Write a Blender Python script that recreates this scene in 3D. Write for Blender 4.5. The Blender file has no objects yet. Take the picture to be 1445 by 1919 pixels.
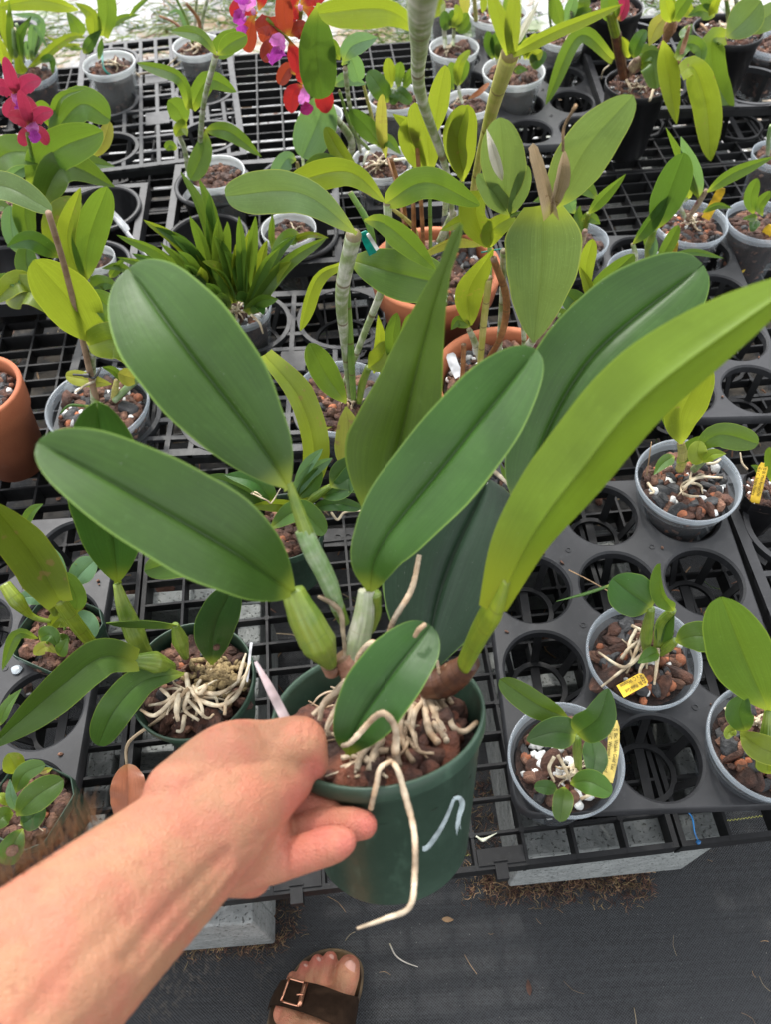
import bpy, bmesh, math, random
import numpy as np
from mathutils import Vector, Matrix, noise as mnoise
from mathutils.bvhtree import BVHTree
random.seed(7); rng = np.random.default_rng(7)
rad = math.radians
S = bpy.context.scene
# ------------------------------------------------------------------ camera
PITCH, ROLL, F, HC = rad(54.9), rad(-2.43), 1461.0, 1.03
fw = np.array([0, math.cos(PITCH), -math.sin(PITCH)]); u0 = np.array([0, math.sin(PITCH), math.cos(PITCH)]); x0 = np.array([1., 0, 0])
RX = x0*math.cos(ROLL)+u0*math.sin(ROLL); UP = -x0*math.sin(ROLL)+u0*math.cos(ROLL); CAM = np.array([0, 0, HC])
cd = bpy.data.cameras.new('camera'); cam = bpy.data.objects.new('camera', cd); S.collection.objects.link(cam); S.camera = cam
m = Matrix.Identity(4)
for i in range(3):
    m[i][0] = RX[i]; m[i][1] = UP[i]; m[i][2] = -fw[i]; m[i][3] = CAM[i]
cam.matrix_world = m
cd.sensor_fit = 'VERTICAL'; cd.sensor_height = 36; cd.lens = F/1919*36; cd.clip_start = 0.02; cd.clip_end = 400
cd.dof.use_dof = True; cd.dof.focus_distance = 0.80; cd.dof.aperture_fstop = 7.0
# ------------------------------------------------------------------ light
SUN_EL, SUN_AZ = rad(52), rad(-16)      # azimuth measured from +Y towards +X
W = bpy.data.worlds.new('World'); S.world = W; W.use_nodes = True
wn = W.node_tree.nodes; bg = wn['Background']; sky = wn.new('ShaderNodeTexSky'); sky.sky_type = 'NISHITA'; sky.sun_disc = False
sky.sun_elevation = SUN_EL; sky.sun_rotation = SUN_AZ; sky.dust_density = 2.5; sky.air_density = 1.0
hz = wn.new('ShaderNodeHueSaturation'); hz.inputs['Saturation'].default_value = .16; W.node_tree.links.new(sky.outputs[0], hz.inputs['Color']); W.node_tree.links.new(hz.outputs[0], bg.inputs[0])   # hazy, shade-cloth white sky; bg.inputs[1].default_value = 0.070
sl = bpy.data.lights.new('sun', 'SUN'); sl.energy = 3.6; sl.angle = rad(2.5); sl.color = (1, .955, .88)
so = bpy.data.objects.new('sun', sl); S.collection.objects.link(so)
sd = Vector((math.sin(SUN_AZ)*math.cos(SUN_EL), math.cos(SUN_AZ)*math.cos(SUN_EL), math.sin(SUN_EL)))
so.rotation_euler = sd.to_track_quat('Z', 'Y').to_euler()
S.view_settings.view_transform = 'Standard'; S.view_settings.look = 'None'; S.view_settings.exposure = -0.82; S.view_settings.gamma = 1
S.cycles.max_bounces = 8; S.cycles.transparent_max_bounces = 12; S.cycles.use_denoising = True
S.cycles.sample_clamp_indirect = 6
# ------------------------------------------------------------------ helpers
def P(px, py, z):
    d = fw + RX*(px-722.5)/F - UP*(py-959.5)/F
    return CAM + d*(z-HC)/d[2]
def D(px, py, d):
    return CAM + (fw + RX*(px-722.5)/F - UP*(py-959.5)/F)*d
def dep(p): return float(np.dot(np.asarray(p)-CAM, fw))
def unit(v):
    v = np.asarray(v, float); return v/(np.linalg.norm(v)+1e-12)
MATS = {}
class NT:
    def __init__(s, name):
        s.m = bpy.data.materials.new(name); s.m.use_nodes = True; s.t = s.m.node_tree; s.t.nodes.clear(); s.o = s.n('OutputMaterial'); MATS[name] = s.m
    def n(s, ty, **k):
        x = s.t.nodes.new('ShaderNode'+ty)
        for a, b in k.items(): setattr(x, a, b)
        return x
    def l(s, a, b): s.t.links.new(a, b)
    def val(s, x, i):
        if hasattr(x, 'is_linked'): return x
        return x
    def put(s, inp, x):
        if isinstance(x, bpy.types.NodeSocket): s.l(x, inp)
        else: inp.default_value = x
    def math(s, op, a, b=0.0, c=None):
        x = s.n('Math', operation=op); s.put(x.inputs[0], a); s.put(x.inputs[1], b)
        if c is not None: s.put(x.inputs[2], c)
        return x.outputs[0]
    def ramp(s, f, lo, hi, a=0.0, b=1.0):
        x = s.n('MapRange', interpolation_type='SMOOTHSTEP'); s.put(x.inputs[0], f)
        for i, v in enumerate((lo, hi, a, b)): x.inputs[i+1].default_value = v
        return x.outputs[0]
    def mix(s, f, a, b, mode='MIX'):
        x = s.n('Mix', data_type='RGBA', blend_type=mode); s.put(x.inputs[0], f)
        for i, c in ((6, a), (7, b)):
            s.put(x.inputs[i], c if isinstance(c, bpy.types.NodeSocket) else (*c, 1))
        return x.outputs[2]
    def noise(s, sc, co=None, det=4, rough=.55, out=0):
        x = s.n('TexNoise'); x.inputs['Scale'].default_value = sc; x.inputs['Detail'].default_value = det; x.inputs['Roughness'].default_value = rough
        if co is not None: s.l(co, x.inputs['Vector'])
        return x.outputs[out]
    def coord(s, w='Object'): return s.n('TexCoord').outputs[w]
    def scale(s, co, v):
        x = s.n('Mapping'); x.inputs['Scale'].default_value = v; s.l(co, x.inputs[0]); return x.outputs[0]
    def bsdf(s, col, rough=.5, **k):
        x = s.n('BsdfPrincipled'); s.put(x.inputs['Base Color'], col if isinstance(col, bpy.types.NodeSocket) else (*col, 1)); s.put(x.inputs['Roughness'], rough)
        for a, b in k.items(): s.put(x.inputs[a.replace('_', ' ')], b)
        return x
    def bump(s, h, st, dist=.001, nrm=None):
        x = s.n('Bump'); x.inputs['Strength'].default_value = st; x.inputs['Distance'].default_value = dist; s.l(h, x.inputs['Height']); 
        if nrm is not None: s.l(nrm, x.inputs['Normal'])
        return x.outputs[0]
    def out(s, x): s.l(x if isinstance(x, bpy.types.NodeSocket) else x.outputs[0], s.o.inputs[0]); return s.m
def hsv(t, col, vfac, sfac=None, hfac=None):
    x = t.n('HueSaturation'); t.put(x.inputs['Value'], vfac); t.l(col, x.inputs['Color'])
    if hfac is not None: t.put(x.inputs['Hue'], hfac)
    if sfac is not None: t.put(x.inputs['Saturation'], sfac)
    return x.outputs[0]
def leafmat(name, col, trans, rough=.38, tf=.35, edge=(.30, .36, .06), base=(.30, .36, .04), veins=.17, spots=0.0, bl=.16, mid=.55, coat=0.0, edgew=.945):
    t = NT(name); uv = t.n('UVMap').outputs[0]; sp = t.n('SeparateXYZ'); t.l(uv, sp.inputs[0]); U, V = sp.outputs[0], sp.outputs[1]
    mm = t.math('MULTIPLY', t.math('ABSOLUTE', t.math('SUBTRACT', U, .5)), 2)
    ob = t.coord(); rnd = t.n('ObjectInfo').outputs['Random']
    n1 = t.noise(22, ob, 5); n2 = t.noise(260, ob, 2)
    vn = t.noise(1, t.scale(uv, (95, 1.6, 1)), 2, .5)
    c = t.mix(t.ramp(n1, .3, .75), col, tuple(x*1.35 for x in col))
    c = hsv(t, c, t.math('ADD', t.math('MULTIPLY', t.math('SUBTRACT', vn, .5), veins*4), t.math('ADD', .82, t.math('MULTIPLY', rnd, .36))), None,
            t.math('ADD', .488, t.math('MULTIPLY', t.math('FRACT', t.math('MULTIPLY', rnd, 7.3)), .022)))
    c = t.mix(t.math('MULTIPLY', t.ramp(n2, .55, .8), .22), c, tuple(min(1, x*2.1+.02) for x in col))
    c = t.mix(t.math('MULTIPLY', t.ramp(mm, .012, .05, 1, 0), 1-mid), c, tuple(x*.4 for x in col))
    bm = t.math('MULTIPLY', t.ramp(V, 0.0, bl, 1, 0), .85); c = t.mix(bm, c, base)
    c = t.mix(t.ramp(mm, edgew, edgew+.04, 0, .9), c, edge)
    if spots:
        s1 = t.noise(70, ob, 3); c = t.mix(t.ramp(s1, .68-spots*.1, .72-spots*.1, 0, .8), c, (.22, .13, .06))
    dust = t.noise(900, ob, 1); c = t.mix(t.ramp(dust, .78, .82, 0, .6), c, (.5, .52, .45))
    bmp = t.bump(vn, .25, .0008); bmp = t.bump(t.noise(140, ob, 3), .22, .0008, bmp)
    ro = t.math('ADD', rough-.06, t.math('MULTIPLY', n1, .16))
    b = t.bsdf(c, ro, Normal=bmp); b.inputs['Specular IOR Level'].default_value = .34; b.inputs['Coat Weight'].default_value = coat; b.inputs['Coat Roughness'].default_value = .25
    tr = t.n('BsdfTranslucent'); tc = t.mix(t.math('MULTIPLY', t.ramp(V, 0, .25, 1, 0), .5), trans, (.55, .62, .05)); tc = hsv(t, tc, t.math('ADD', .8, t.math('MULTIPLY', vn, .4))); t.l(tc, tr.inputs[0])
    mx = t.n('MixShader'); mx.inputs[0].default_value = tf; t.l(b.outputs[0], mx.inputs[1]); t.l(tr.outputs[0], mx.inputs[2]); return t.out(mx)
leafmat('leaf_centre', (.062, .120, .014), (.20, .30, .02), .36, .30, edge=(.2, .3, .03))
leafmat('leaf_blue', (.036, .088, .014), (.18, .32, .04), .33, .26, coat=.06, edge=(.17, .28, .05), bl=.13)
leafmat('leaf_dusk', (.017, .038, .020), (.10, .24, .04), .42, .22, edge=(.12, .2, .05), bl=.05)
leafmat('leaf_under', (.13, .20, .018), (.36, .44, .02), .40, .46, edge=(.3, .38, .03), bl=.3, base=(.30, .33, .02), mid=.9, veins=.06, edgew=.97)
leafmat('leaf_dark', (.026, .070, .012), (.12, .22, .02), .34, .26, edge=(.14, .24, .04))
leafmat('leaf_mid', (.050, .108, .016), (.17, .26, .02), .34, .32, edge=(.22, .32, .04))
leafmat('leaf_lime', (.125, .180, .014), (.26, .32, .02), .38, .34, spots=.12, edge=(.38, .42, .05))
leafmat('leaf_yellow', (.24, .25, .03), (.36, .34, .05), .42, .34, spots=.6)
leafmat('leaf_pale', (.088, .150, .048), (.20, .28, .05), .42, .26, edge=(.34, .38, .08), mid=.7)
leafmat('leaf_grey', (.075, .15, .075), (.2, .35, .08), .40, .28, edge=(.2, .3, .1))
leafmat('leaf_olive', (.10, .15, .018), (.32, .38, .02), .36, .4, edge=(.28, .3, .03), spots=.5)
leafmat('petal_red', (.20, .008, .018), (.45, .03, .02), .5, .28, edge=(.62, .10, .06), base=(.5, .1, .02), veins=.1, mid=.8)
leafmat('petal_orange', (.15, .012, .012), (.38, .06, .02), .5, .28, edge=(.5, .07, .04), base=(.5, .12, .02), veins=.1, mid=.8)
leafmat('petal_crimson', (.22, .02, .04), (.36, .03, .07), .5, .28, edge=(.55, .16, .2), base=(.4, .03, .06), veins=.12, mid=.8, spots=.0)
leafmat('petal_pink', (.45, .14, .38), (.8, .25, .7), .5, .35, edge=(.7, .3, .6), base=(.6, .25, .5), mid=.9)
leafmat('petal_violet', (.30, .035, .27), (.4, .05, .36), .5, .35, edge=(.45, .06, .4), base=(.45, .1, .4), mid=.9)
leafmat('petal_magenta', (.26, .012, .10), (.4, .02, .15), .5, .3, edge=(.3, .02, .12), base=(.3, .03, .12), mid=.9)
leafmat('spathe_dry', (.42, .33, .22), (.4, .3, .18), .75, .25, edge=(.3, .2, .12), base=(.3, .2, .12), veins=.35, mid=.9, spots=.4)
leafmat('spathe_white', (.55, .52, .46), (.5, .48, .4), .7, .3, edge=(.5, .46, .38), base=(.4, .36, .28), veins=.25, mid=.9)
leafmat('leaf_dead', (.26, .10, .045), (.3, .1, .04), .38, .15, edge=(.2, .09, .04), base=(.25, .12, .05), veins=.3, mid=.8, coat=.15)
def canemat(name, c1, c2, rough=.5, sheath=.5, node=(.12, .07, .03)):
    t = NT(name); uv = t.n('UVMap').outputs[0]; sp = t.n('SeparateXYZ'); t.l(uv, sp.inputs[0]); ob = t.coord()
    st = t.noise(1, t.scale(uv, (26, 1.2, 1)), 3, .6); n1 = t.noise(60, ob, 4)
    c = t.mix(t.ramp(n1, .5-.25*sheath, .55+.25*(1-sheath)), c2, c1); c = hsv(t, c, t.math('ADD', .72, t.math('MULTIPLY', st, .56)))
    k = t.math('ABSOLUTE', t.math('SUBTRACT', t.math('FRACT', t.math('ADD', t.math('MULTIPLY', sp.outputs[1], 4), .5)), .5)); c = t.mix(t.ramp(k, .012, .035, .8, 0), c, node)
    b = t.bsdf(c, rough, Normal=t.bump(st, .5, .001)); return t.out(b)
canemat('cane_white', (.50, .50, .42), (.20, .26, .10)); canemat('cane_green', (.10, .20, .03), (.16, .26, .05), .4)
canemat('cane_yellow', (.32, .32, .06), (.42, .38, .12), .45); canemat('cane_brown', (.30, .14, .05), (.16, .06, .02), .5); canemat('cane_purple', (.12, .03, .05), (.30, .24, .15), .5)
canemat('bulb_green', (.10, .17, .018), (.17, .23, .03), .34, node=(.12, .18, .03)); canemat('bulb_striped', (.28, .33, .22), (.13, .22, .07), .45, node=(.2, .26, .1))
canemat('bulb_sheath', (.42, .42, .33), (.25, .3, .16), .5, node=(.3, .3, .2)); canemat('bulb_lime', (.17, .215, .012), (.12, .17, .012), .33, node=(.10, .12, .01))
canemat('rhizome', (.055, .022, .014), (.12, .05, .025), .35, node=(.04, .018, .01)); canemat('rhizome_pink', (.38, .2, .14), (.25, .12, .07), .5); canemat('wood_stake', (.20, .12, .07), (.28, .19, .12), .7, node=(.24, .15, .09))
def simple(name, c1, c2, rough=.6, sc=60, bmp=.3, dist=.002, **k):
    t = NT(name); ob = t.coord(); n1 = t.noise(sc, ob, 6, .6)
    c = t.mix(t.ramp(n1, .3, .7), c1, c2); c = hsv(t, c, t.ramp(t.noise(48, ob, 2), .3, .7, .55, 1.55))
    b = t.bsdf(c, rough, Normal=t.bump(t.noise(sc*3, ob, 6, .65), bmp, dist), **k); return t.out(b)
simple('bark', (.105, .045, .028), (.040, .018, .012), .75, 90, 1.0, .004); simple('bark_tan', (.24, .12, .075), (.085, .042, .028), .8, 120, 1.0, .004); simple('leca', (.34, .115, .05), (.20, .07, .035), .8, 160, .6)
simple('charcoal', (.018, .018, .019), (.045, .045, .047), .55, 120, .9); simple('perlite', (.75, .75, .73), (.55, .55, .53), .9, 200, .8); simple('lava', (.20, .066, .034), (.060, .022, .014), .7, 60, 1.0, .006)
simple('moss', (.36, .27, .13), (.16, .11, .05), .95, 220, 1, .003); simple('root', (.50, .44, .32), (.28, .20, .12), .65, 70, .6); simple('root_pale', (.50, .55, .42), (.66, .62, .5), .6, 60, .3)
simple('root_held', (.52, .43, .31), (.26, .16, .085), .6, 38, .9, .003); simple('soil', (.05, .025, .018), (.02, .012, .01), .9, 150, 1, .004)
simple('twig', (.34, .22, .12), (.2, .12, .06), .8, 60, .3); simple('green_wire', (.0, .17, .13), (.0, .13, .10), .4); simple('black_plastic_tie', (.01, .01, .01), (.015, .015, .015), .35)
simple('blue_plastic', (.01, .10, .28), (.01, .12, .3), .35); simple('tag_yellow', (.72, .47, .03), (.62, .40, .03), .45, 30, .1); simple('tag_pale_yellow', (.78, .60, .16), (.7, .52, .12), .45, 30, .1); simple('tag_white', (.72, .72, .74), (.6, .6, .62), .4, 40, .15)
simple('tag_pinkish', (.30, .21, .21), (.40, .33, .34), .4, 40, .2); simple('tag_teal', (.0, .22, .17), (.0, .18, .14), .4, 40, .1); simple('ink', (.02, .015, .01), (.03, .02, .01), .6); simple('paint_mark', (.38, .44, .45), (.26, .32, .33), .55, 80, .2)
def plastic(name, c1, c2, rough=.33, dust=.2, bmp=.08):
    t = NT(name); ob = t.coord(); n1 = t.noise(14, ob, 5); n2 = t.noise(700, ob, 2); n3 = t.noise(90, ob, 4)
    c = t.mix(t.ramp(n1, .3, .7), c1, c2); c = t.mix(t.math('MULTIPLY', t.ramp(t.noise(7, ob, 6, .7), .5, .68), .5), c, tuple(x*1.6+.012 for x in c1)); c = t.mix(t.ramp(n2, .70, .75, 0, dust), c, (.35, .33, .28)); c = t.mix(t.ramp(n3, .55, .8, 0, .25), c, tuple(x*1.8+.01 for x in c1))
    c = t.mix(t.math('MULTIPLY', t.ramp(t.noise(1, t.scale(ob, (90, 90, 9)), 4, .6), .56, .70), .35), c, tuple(x*2.2+.012 for x in c1))
    b = t.bsdf(c, t.math('ADD', rough, t.math('MULTIPLY', t.math('SUBTRACT', n3, .5), .25)), Normal=t.bump(n3, bmp, .001)); b.inputs['Specular IOR Level'].default_value = .32; return t.out(b)
plastic('tray_black', (.014, .0145, .016), (.021, .0215, .024), .42); plastic('bench_plastic', (.0045, .0047, .0053), (.008, .0085, .0095), .58, .12); plastic('pot_black', (.007, .007, .008), (.011, .011, .012), .35, .1)
plastic('lattice_grey', (.016, .017, .019), (.026, .027, .030), .48, .2); plastic('pot_green', (.024, .048, .031), (.031, .060, .040), .36, .06, .03)
t = NT('terracotta'); ob = t.coord(); n1 = t.noise(9, ob, 6); c = t.mix(t.ramp(n1, .3, .7), (.40, .13, .055), (.30, .085, .035)); c = t.mix(t.ramp(t.noise(40, ob, 6), .58, .8, 0, .35), c, (.45, .24, .15))
t.out(t.bsdf(c, .8, Normal=t.bump(t.noise(300, ob, 4), .3, .001)))
def clear(name, col, f1, rough=.18):
    t = NT(name); ob = t.coord(); b = t.bsdf(col, rough); b.inputs['Specular IOR Level'].default_value = .8
    tb = t.n('BsdfTransparent'); tb.inputs[0].default_value = (.93, .95, .96, 1); mx = t.n('MixShader'); lw = t.n('LayerWeight'); lw.inputs[0].default_value = .35
    n = t.noise(35, ob, 4); f = t.math('ADD', f1-.08, t.math('ADD', t.math('MULTIPLY', lw.outputs['Facing'], .24), t.math('MULTIPLY', n, .16))); t.l(f, mx.inputs[0])
    tl = t.n('BsdfTranslucent'); tl.inputs[0].default_value = (*col, 1); m2 = t.n('MixShader'); m2.inputs[0].default_value = .35; t.l(b.outputs[0], m2.inputs[1]); t.l(tl.outputs[0], m2.inputs[2])
    t.l(tb.outputs[0], mx.inputs[1]); t.l(m2.outputs[0], mx.inputs[2]); return t.out(mx)
clear('pot_clear', (.34, .37, .40), .06); clear('pot_clear_rim', (.52, .57, .62), .34); clear('pot_frost', (.50, .53, .53), .20, .35); clear('pot_frost_rim', (.68, .70, .70), .8, .3); clear('sheath_film', (.7, .7, .62), .4)
t = NT('concrete'); ob = t.coord(); n1 = t.noise(60, ob, 8, .7); vo = t.n('TexVoronoi', feature='DISTANCE_TO_EDGE'); vo.inputs['Scale'].default_value = 130; t.l(ob, vo.inputs['Vector'])
pit = t.ramp(t.noise(300, ob, 3), .34, .40); c = t.mix(t.ramp(n1, .3, .7), (.19, .205, .20), (.30, .315, .305)); c = t.mix(pit, (.09, .095, .09), c)
t.out(t.bsdf(c, .9, Normal=t.bump(t.math('ADD', n1, t.math('MULTIPLY', pit, .6)), .9, .004)))
t = NT('ink_text'); t.out(t.bsdf((.03, .02, .005), .6))
t = NT('buckle_copper'); t.out(t.bsdf((.62, .30, .19), .3, Metallic=1.0))
t = NT('suede'); ob = t.coord(); c = t.mix(t.noise(150, ob, 5), (.014, .008, .005), (.036, .021, .013)); bs = t.bsdf(c, 1.0, Normal=t.bump(t.noise(500, ob, 3), .5, .001)); bs.inputs['Specular IOR Level'].default_value = .1; t.out(bs)
t = NT('footbed'); ob = t.coord(); c = t.mix(t.ramp(t.noise(40, ob, 5), .35, .65), (.035, .02, .01), (.14, .09, .04)); t.out(t.bsdf(c, .7, Normal=t.bump(t.noise(200, ob, 3), .4, .001)))
t = NT('skin'); ob = t.coord(); at = t.n('Attribute'); at.attribute_name = 'flush'
c = t.mix(t.ramp(t.noise(30, ob, 6, .65), .38, .62), (.37, .185, .100), (.41, .158, .094)); c = hsv(t, c, t.ramp(t.noise(11, ob, 4), .3, .7, .82, 1.12)); c = t.mix(at.outputs['Fac'], c, (.42, .115, .085)); c = t.mix(t.ramp(t.noise(150, ob, 4), .56, .72, 0, .4), c, (.26, .09, .05))
vo = t.n('TexVoronoi'); vo.inputs['Scale'].default_value = 900; t.l(ob, vo.inputs['Vector'])
b = t.bsdf(c, .52, Normal=t.bump(t.math('ADD', t.noise(90, ob, 5, .7), t.math('MULTIPLY', vo.outputs[0], .5)), .8, .0018)); b.inputs['Specular IOR Level'].default_value = .36; b.inputs['Subsurface Weight'].default_value = .22; b.inputs['Subsurface Radius'].default_value = (1, .35, .2); b.inputs['Subsurface Scale'].default_value = .006
t.out(b)
t = NT('nail'); t.out(t.bsdf((.42, .22, .17), .5))
t = NT('hair'); t.out(t.bsdf((.13, .075, .035), .5))
t = NT('glue'); b = t.bsdf((.6, .66, .7), .15); b.inputs['Transmission Weight'].default_value = .5; t.out(b)
# ------------------------------------------------------------------ object helpers
COL = S.collection
def tag(o, label=None, cat=None, group=None, kind=None):
    for k, v in (('label', label), ('category', cat), ('group', group), ('kind', kind)):
        if v: o[k] = v
    return o
def empty(name, loc):
    o = bpy.data.objects.new(name, None); COL.objects.link(o); o.location = Vector(loc); o.empty_display_size = .01; return o
def mk(name, V, Fc, mat, parent=None, uv=None, smooth=True, mi=None):
    """mesh object in world coordinates under parent"""
    me = bpy.data.meshes.new(name); V = np.asarray(V, float); off = np.zeros(3)
    if parent is not None:
        p = parent; off = np.array(p.matrix_basis.translation)
        while p.parent is not None: p = p.parent; off = off + np.array(p.matrix_basis.translation)
    else:
        off = np.array([V[:, 0].mean(), V[:, 1].mean(), V[:, 2].min()])
    me.from_pydata((V-off).tolist(), [], [tuple(int(i) for i in f) for f in Fc])
    mats = mat if isinstance(mat, (list, tuple)) else [mat]
    for q in mats: me.materials.append(MATS[q])
    if mi is not None: me.polygons.foreach_set('material_index', np.asarray(mi, dtype=np.int32))
    if isinstance(mat, list) and 'potting' in name or name == 'bark_debris':
        flat = [mats.index(q) for q in mats if q in ('bark', 'bark_tan', 'charcoal')]; me.polygons.foreach_set('use_smooth', [int(x) not in flat for x in (mi if mi is not None else [0]*len(Fc))])
    else: me.polygons.foreach_set('use_smooth', [smooth]*len(me.polygons))
    if uv is not None:
        ul = me.uv_layers.new(name='UVMap'); idx = np.zeros(len(me.loops), dtype=np.int32); me.loops.foreach_get('vertex_index', idx)
        ul.data.foreach_set('uv', np.asarray(uv, float)[idx].ravel())
    me.update(); o = bpy.data.objects.new(name, me); COL.objects.link(o)
    if parent is not None: o.parent = parent
    else: o.location = Vector(off)
    return o
class MB:
    def __init__(s): s.V = []; s.F = []; s.U = []; s.M = []; s.n = 0
    def add(s, V, Fc, uv=None, m=0):
        V = np.asarray(V, float); s.V.append(V); s.F += [tuple(i+s.n for i in f) for f in Fc]; s.M += [m]*len(Fc)
        s.U.append(np.asarray(uv, float) if uv is not None else np.zeros((len(V), 2))); s.n += len(V)
    def box(s, x0, x1, y0, y1, z0, z1, T=None, m=0):
        V = np.array([(x, y, z) for z in (z0, z1) for y in (y0, y1) for x in (x0, x1)], float)
        if T is not None: V = T(V)
        s.add(V, [(0, 2, 3, 1), (4, 5, 7, 6), (0, 1, 5, 4), (2, 6, 7, 3), (0, 4, 6, 2), (1, 3, 7, 5)], m=m)
    def build(s, name, mat, parent=None, smooth=False):
        return mk(name, np.vstack(s.V), s.F, mat, parent, np.vstack(s.U), smooth, s.M)
def spline(pts, n):
    pts = [np.asarray(p, float) for p in pts]
    if len(pts) == 2: return np.array([pts[0]*(1-t)+pts[1]*t for t in np.linspace(0, 1, n)])
    q = [2*pts[0]-pts[1]]+pts+[2*pts[-1]-pts[-2]]; L = [np.linalg.norm(pts[i+1]-pts[i]) for i in range(len(pts)-1)]; c = np.concatenate([[0], np.cumsum(L)]); out = []
    for s in np.linspace(0, c[-1], n):
        i = min(np.searchsorted(c, s, 'right')-1, len(L)-1); t = (s-c[i])/max(L[i], 1e-9); a, b, d, e = q[i:i+4]
        out.append(.5*((2*b)+(-a+d)*t+(2*a-5*b+4*d-e)*t*t+(-a+3*b-3*d+e)*t**3))
    return np.array(out)
def prof(kind, t):
    t = np.asarray(t, float)
    if kind == 'o': return np.where(t < .55, np.clip(np.sin(np.pi/2*np.clip(t/.55, 0, 1)), 0, 1)**.80, np.clip(1-np.clip((t-.55)/.45, 0, 1)**2.3, 0, 1)**.5)
    if kind == 'k': return np.where(t < .30, np.clip(np.sin(np.pi/2*t/.30), 0, 1)**.8, np.clip(1-(t-.30)/.58*.86, .14, 1))*np.clip((1-t)/.05, 0, 1)**.5
    if kind == 'q': return np.where(t < .5, .36+.64*np.sin(np.pi/2*t/.5), 1)*np.clip(1-np.clip((t-.65)/.35, 0, 1)**2, 0, 1)**.7
    if kind == 'h': return np.where(t < .22, .50+.50*np.sin(np.pi/2*np.clip(t/.22, 0, 1)), np.clip(np.cos(np.pi/2*np.clip((t-.22)/.78, 0, 1)), 0, 1)**.85)
    if kind == 'n': return np.clip(np.sin(np.pi*np.clip(t, 0, 1)**.85), 0, 1)**.85     # narrower ends
    if kind == 's': return np.minimum(1, (.55+1.6*t))*np.clip(1-np.clip((t-.55)/.45, 0, 1)**2.2, 0, 1)**.8    # strap
    if kind == 'r': return np.clip(np.sin(np.pi*np.clip(t, 0, 1)), 0, 1)**.5
    if kind == 'd': return np.clip(np.sin(np.pi*np.clip(t, 0, 1)**1.35), 0, 1)**.62    # widest late
    if kind == 'b': return np.clip(np.sin(np.pi*np.clip(t, 0, 1)**.68), 0, 1)**.62    # widest early
    if kind == 'w': return np.clip(1-.25*t, 0, 1)*np.where(t > .93, .8, 1)
US = np.array([0, .035, .1, .25, .45, .68, .88, .97, 1.0])
def leaf(parent, pts, w, mat, pr='o', fold=.16, roll=0., notch=.0, thick=0., ruf=0., n=20, name='leaf', bulge=.05, wpx=True, twist=0., groove=.03, label=None, bend=0.):
    C0_ = spline(pts, n*6); t = np.linspace(0, 1, n); t = ((1-np.cos(np.pi*t))/2)*.6+t*.4; tf_ = np.linspace(0, 1, n*6)
    C = np.stack([np.interp(t, tf_, C0_[:, k]) for k in range(3)], 1); T0_ = np.gradient(C0_, axis=0); T = np.stack([np.interp(t, tf_, T0_[:, k]) for k in range(3)], 1); T /= np.linalg.norm(T, axis=1)[:, None]+1e-12
    L = np.linalg.norm(C[-1]-C[0])
    dm = np.array([dep(c) for c in C]); wm = (w*dm/F if wpx else np.full(n, w))/2
    ph = random.random()*6.28; seed = random.random()*50
    us = np.concatenate([-US[:0:-1], US]); W_ = prof(pr, t); W_ = np.maximum(W_, .04 if pr != 'w' else 0); W_[-1] = min(W_[-1], .05) if pr != 'w' else W_[-1]
    if pr not in ('w',): W_[0] = max(W_[0], .10)
    V = []; UVs = []
    for i in range(n):
        view = unit(C[i]-CAM); sd_ = unit(np.cross(view, T[i])); nr = np.cross(T[i], sd_)
        if np.dot(nr, view) > 0: nr = -nr
        a = roll+twist*(t[i]-.5)
        s2 = sd_*math.cos(a)+nr*math.sin(a); n2 = -sd_*math.sin(a)+nr*math.cos(a)
        wi = wm[i]*W_[i]
        for u in us:
            au = abs(u); wob = 1+(.028*math.sin(9*t[i]+ph+(2 if u > 0 else 0))+.010*math.sin(27*t[i]+ph*3+u))*au
            h = fold*wi*au**1.25 + bulge*wi*math.sin(math.pi*au)*(1 if fold >= 0 else -1) - groove*wi*math.exp(-(u/.05)**2)*(1 if fold >= 0 else -1)
            if ruf: h += ruf*wi*au**2*math.sin(22*t[i]+ph+u*2)*math.sin(math.pi*min(1, t[i]*1.1)); wob += ruf*.12*au*math.sin(31*t[i]+ph*2)
            if bend: h += bend*L*math.sin(math.pi*t[i])*.0
            pt = C[i]+s2*u*wi*wob+n2*h
            if notch and t[i] > .6: pt = pt-T[i]*L*notch*math.exp(-(u/.16)**2)*((t[i]-.6)/.4)**2
            V.append(pt); UVs.append(((u+1)/2, t[i]))
    m = len(us); Fc = [(i*m+j, i*m+j+1, (i+1)*m+j+1, (i+1)*m+j) for i in range(n-1) for j in range(m-1)]
    if thick:
        k = len(V); V2 = []
        for i in range(n):
            view = unit(C[i]-CAM); sd_ = unit(np.cross(view, T[i])); nr = np.cross(T[i], sd_)
            if np.dot(nr, view) > 0: nr = -nr
            a = roll+twist*(t[i]-.5); n2 = -sd_*math.sin(a)+nr*math.cos(a)
            for j, u in enumerate(us): V2.append(V[i*m+j]-n2*thick*(max(0, 1-u*u)**.4))
        V += V2; UVs += UVs; Fc += [tuple(x+k for x in reversed(f)) for f in Fc]
    o = mk(name, V, Fc, mat, parent, UVs)
    if label: o['label'] = label
    return o
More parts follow.
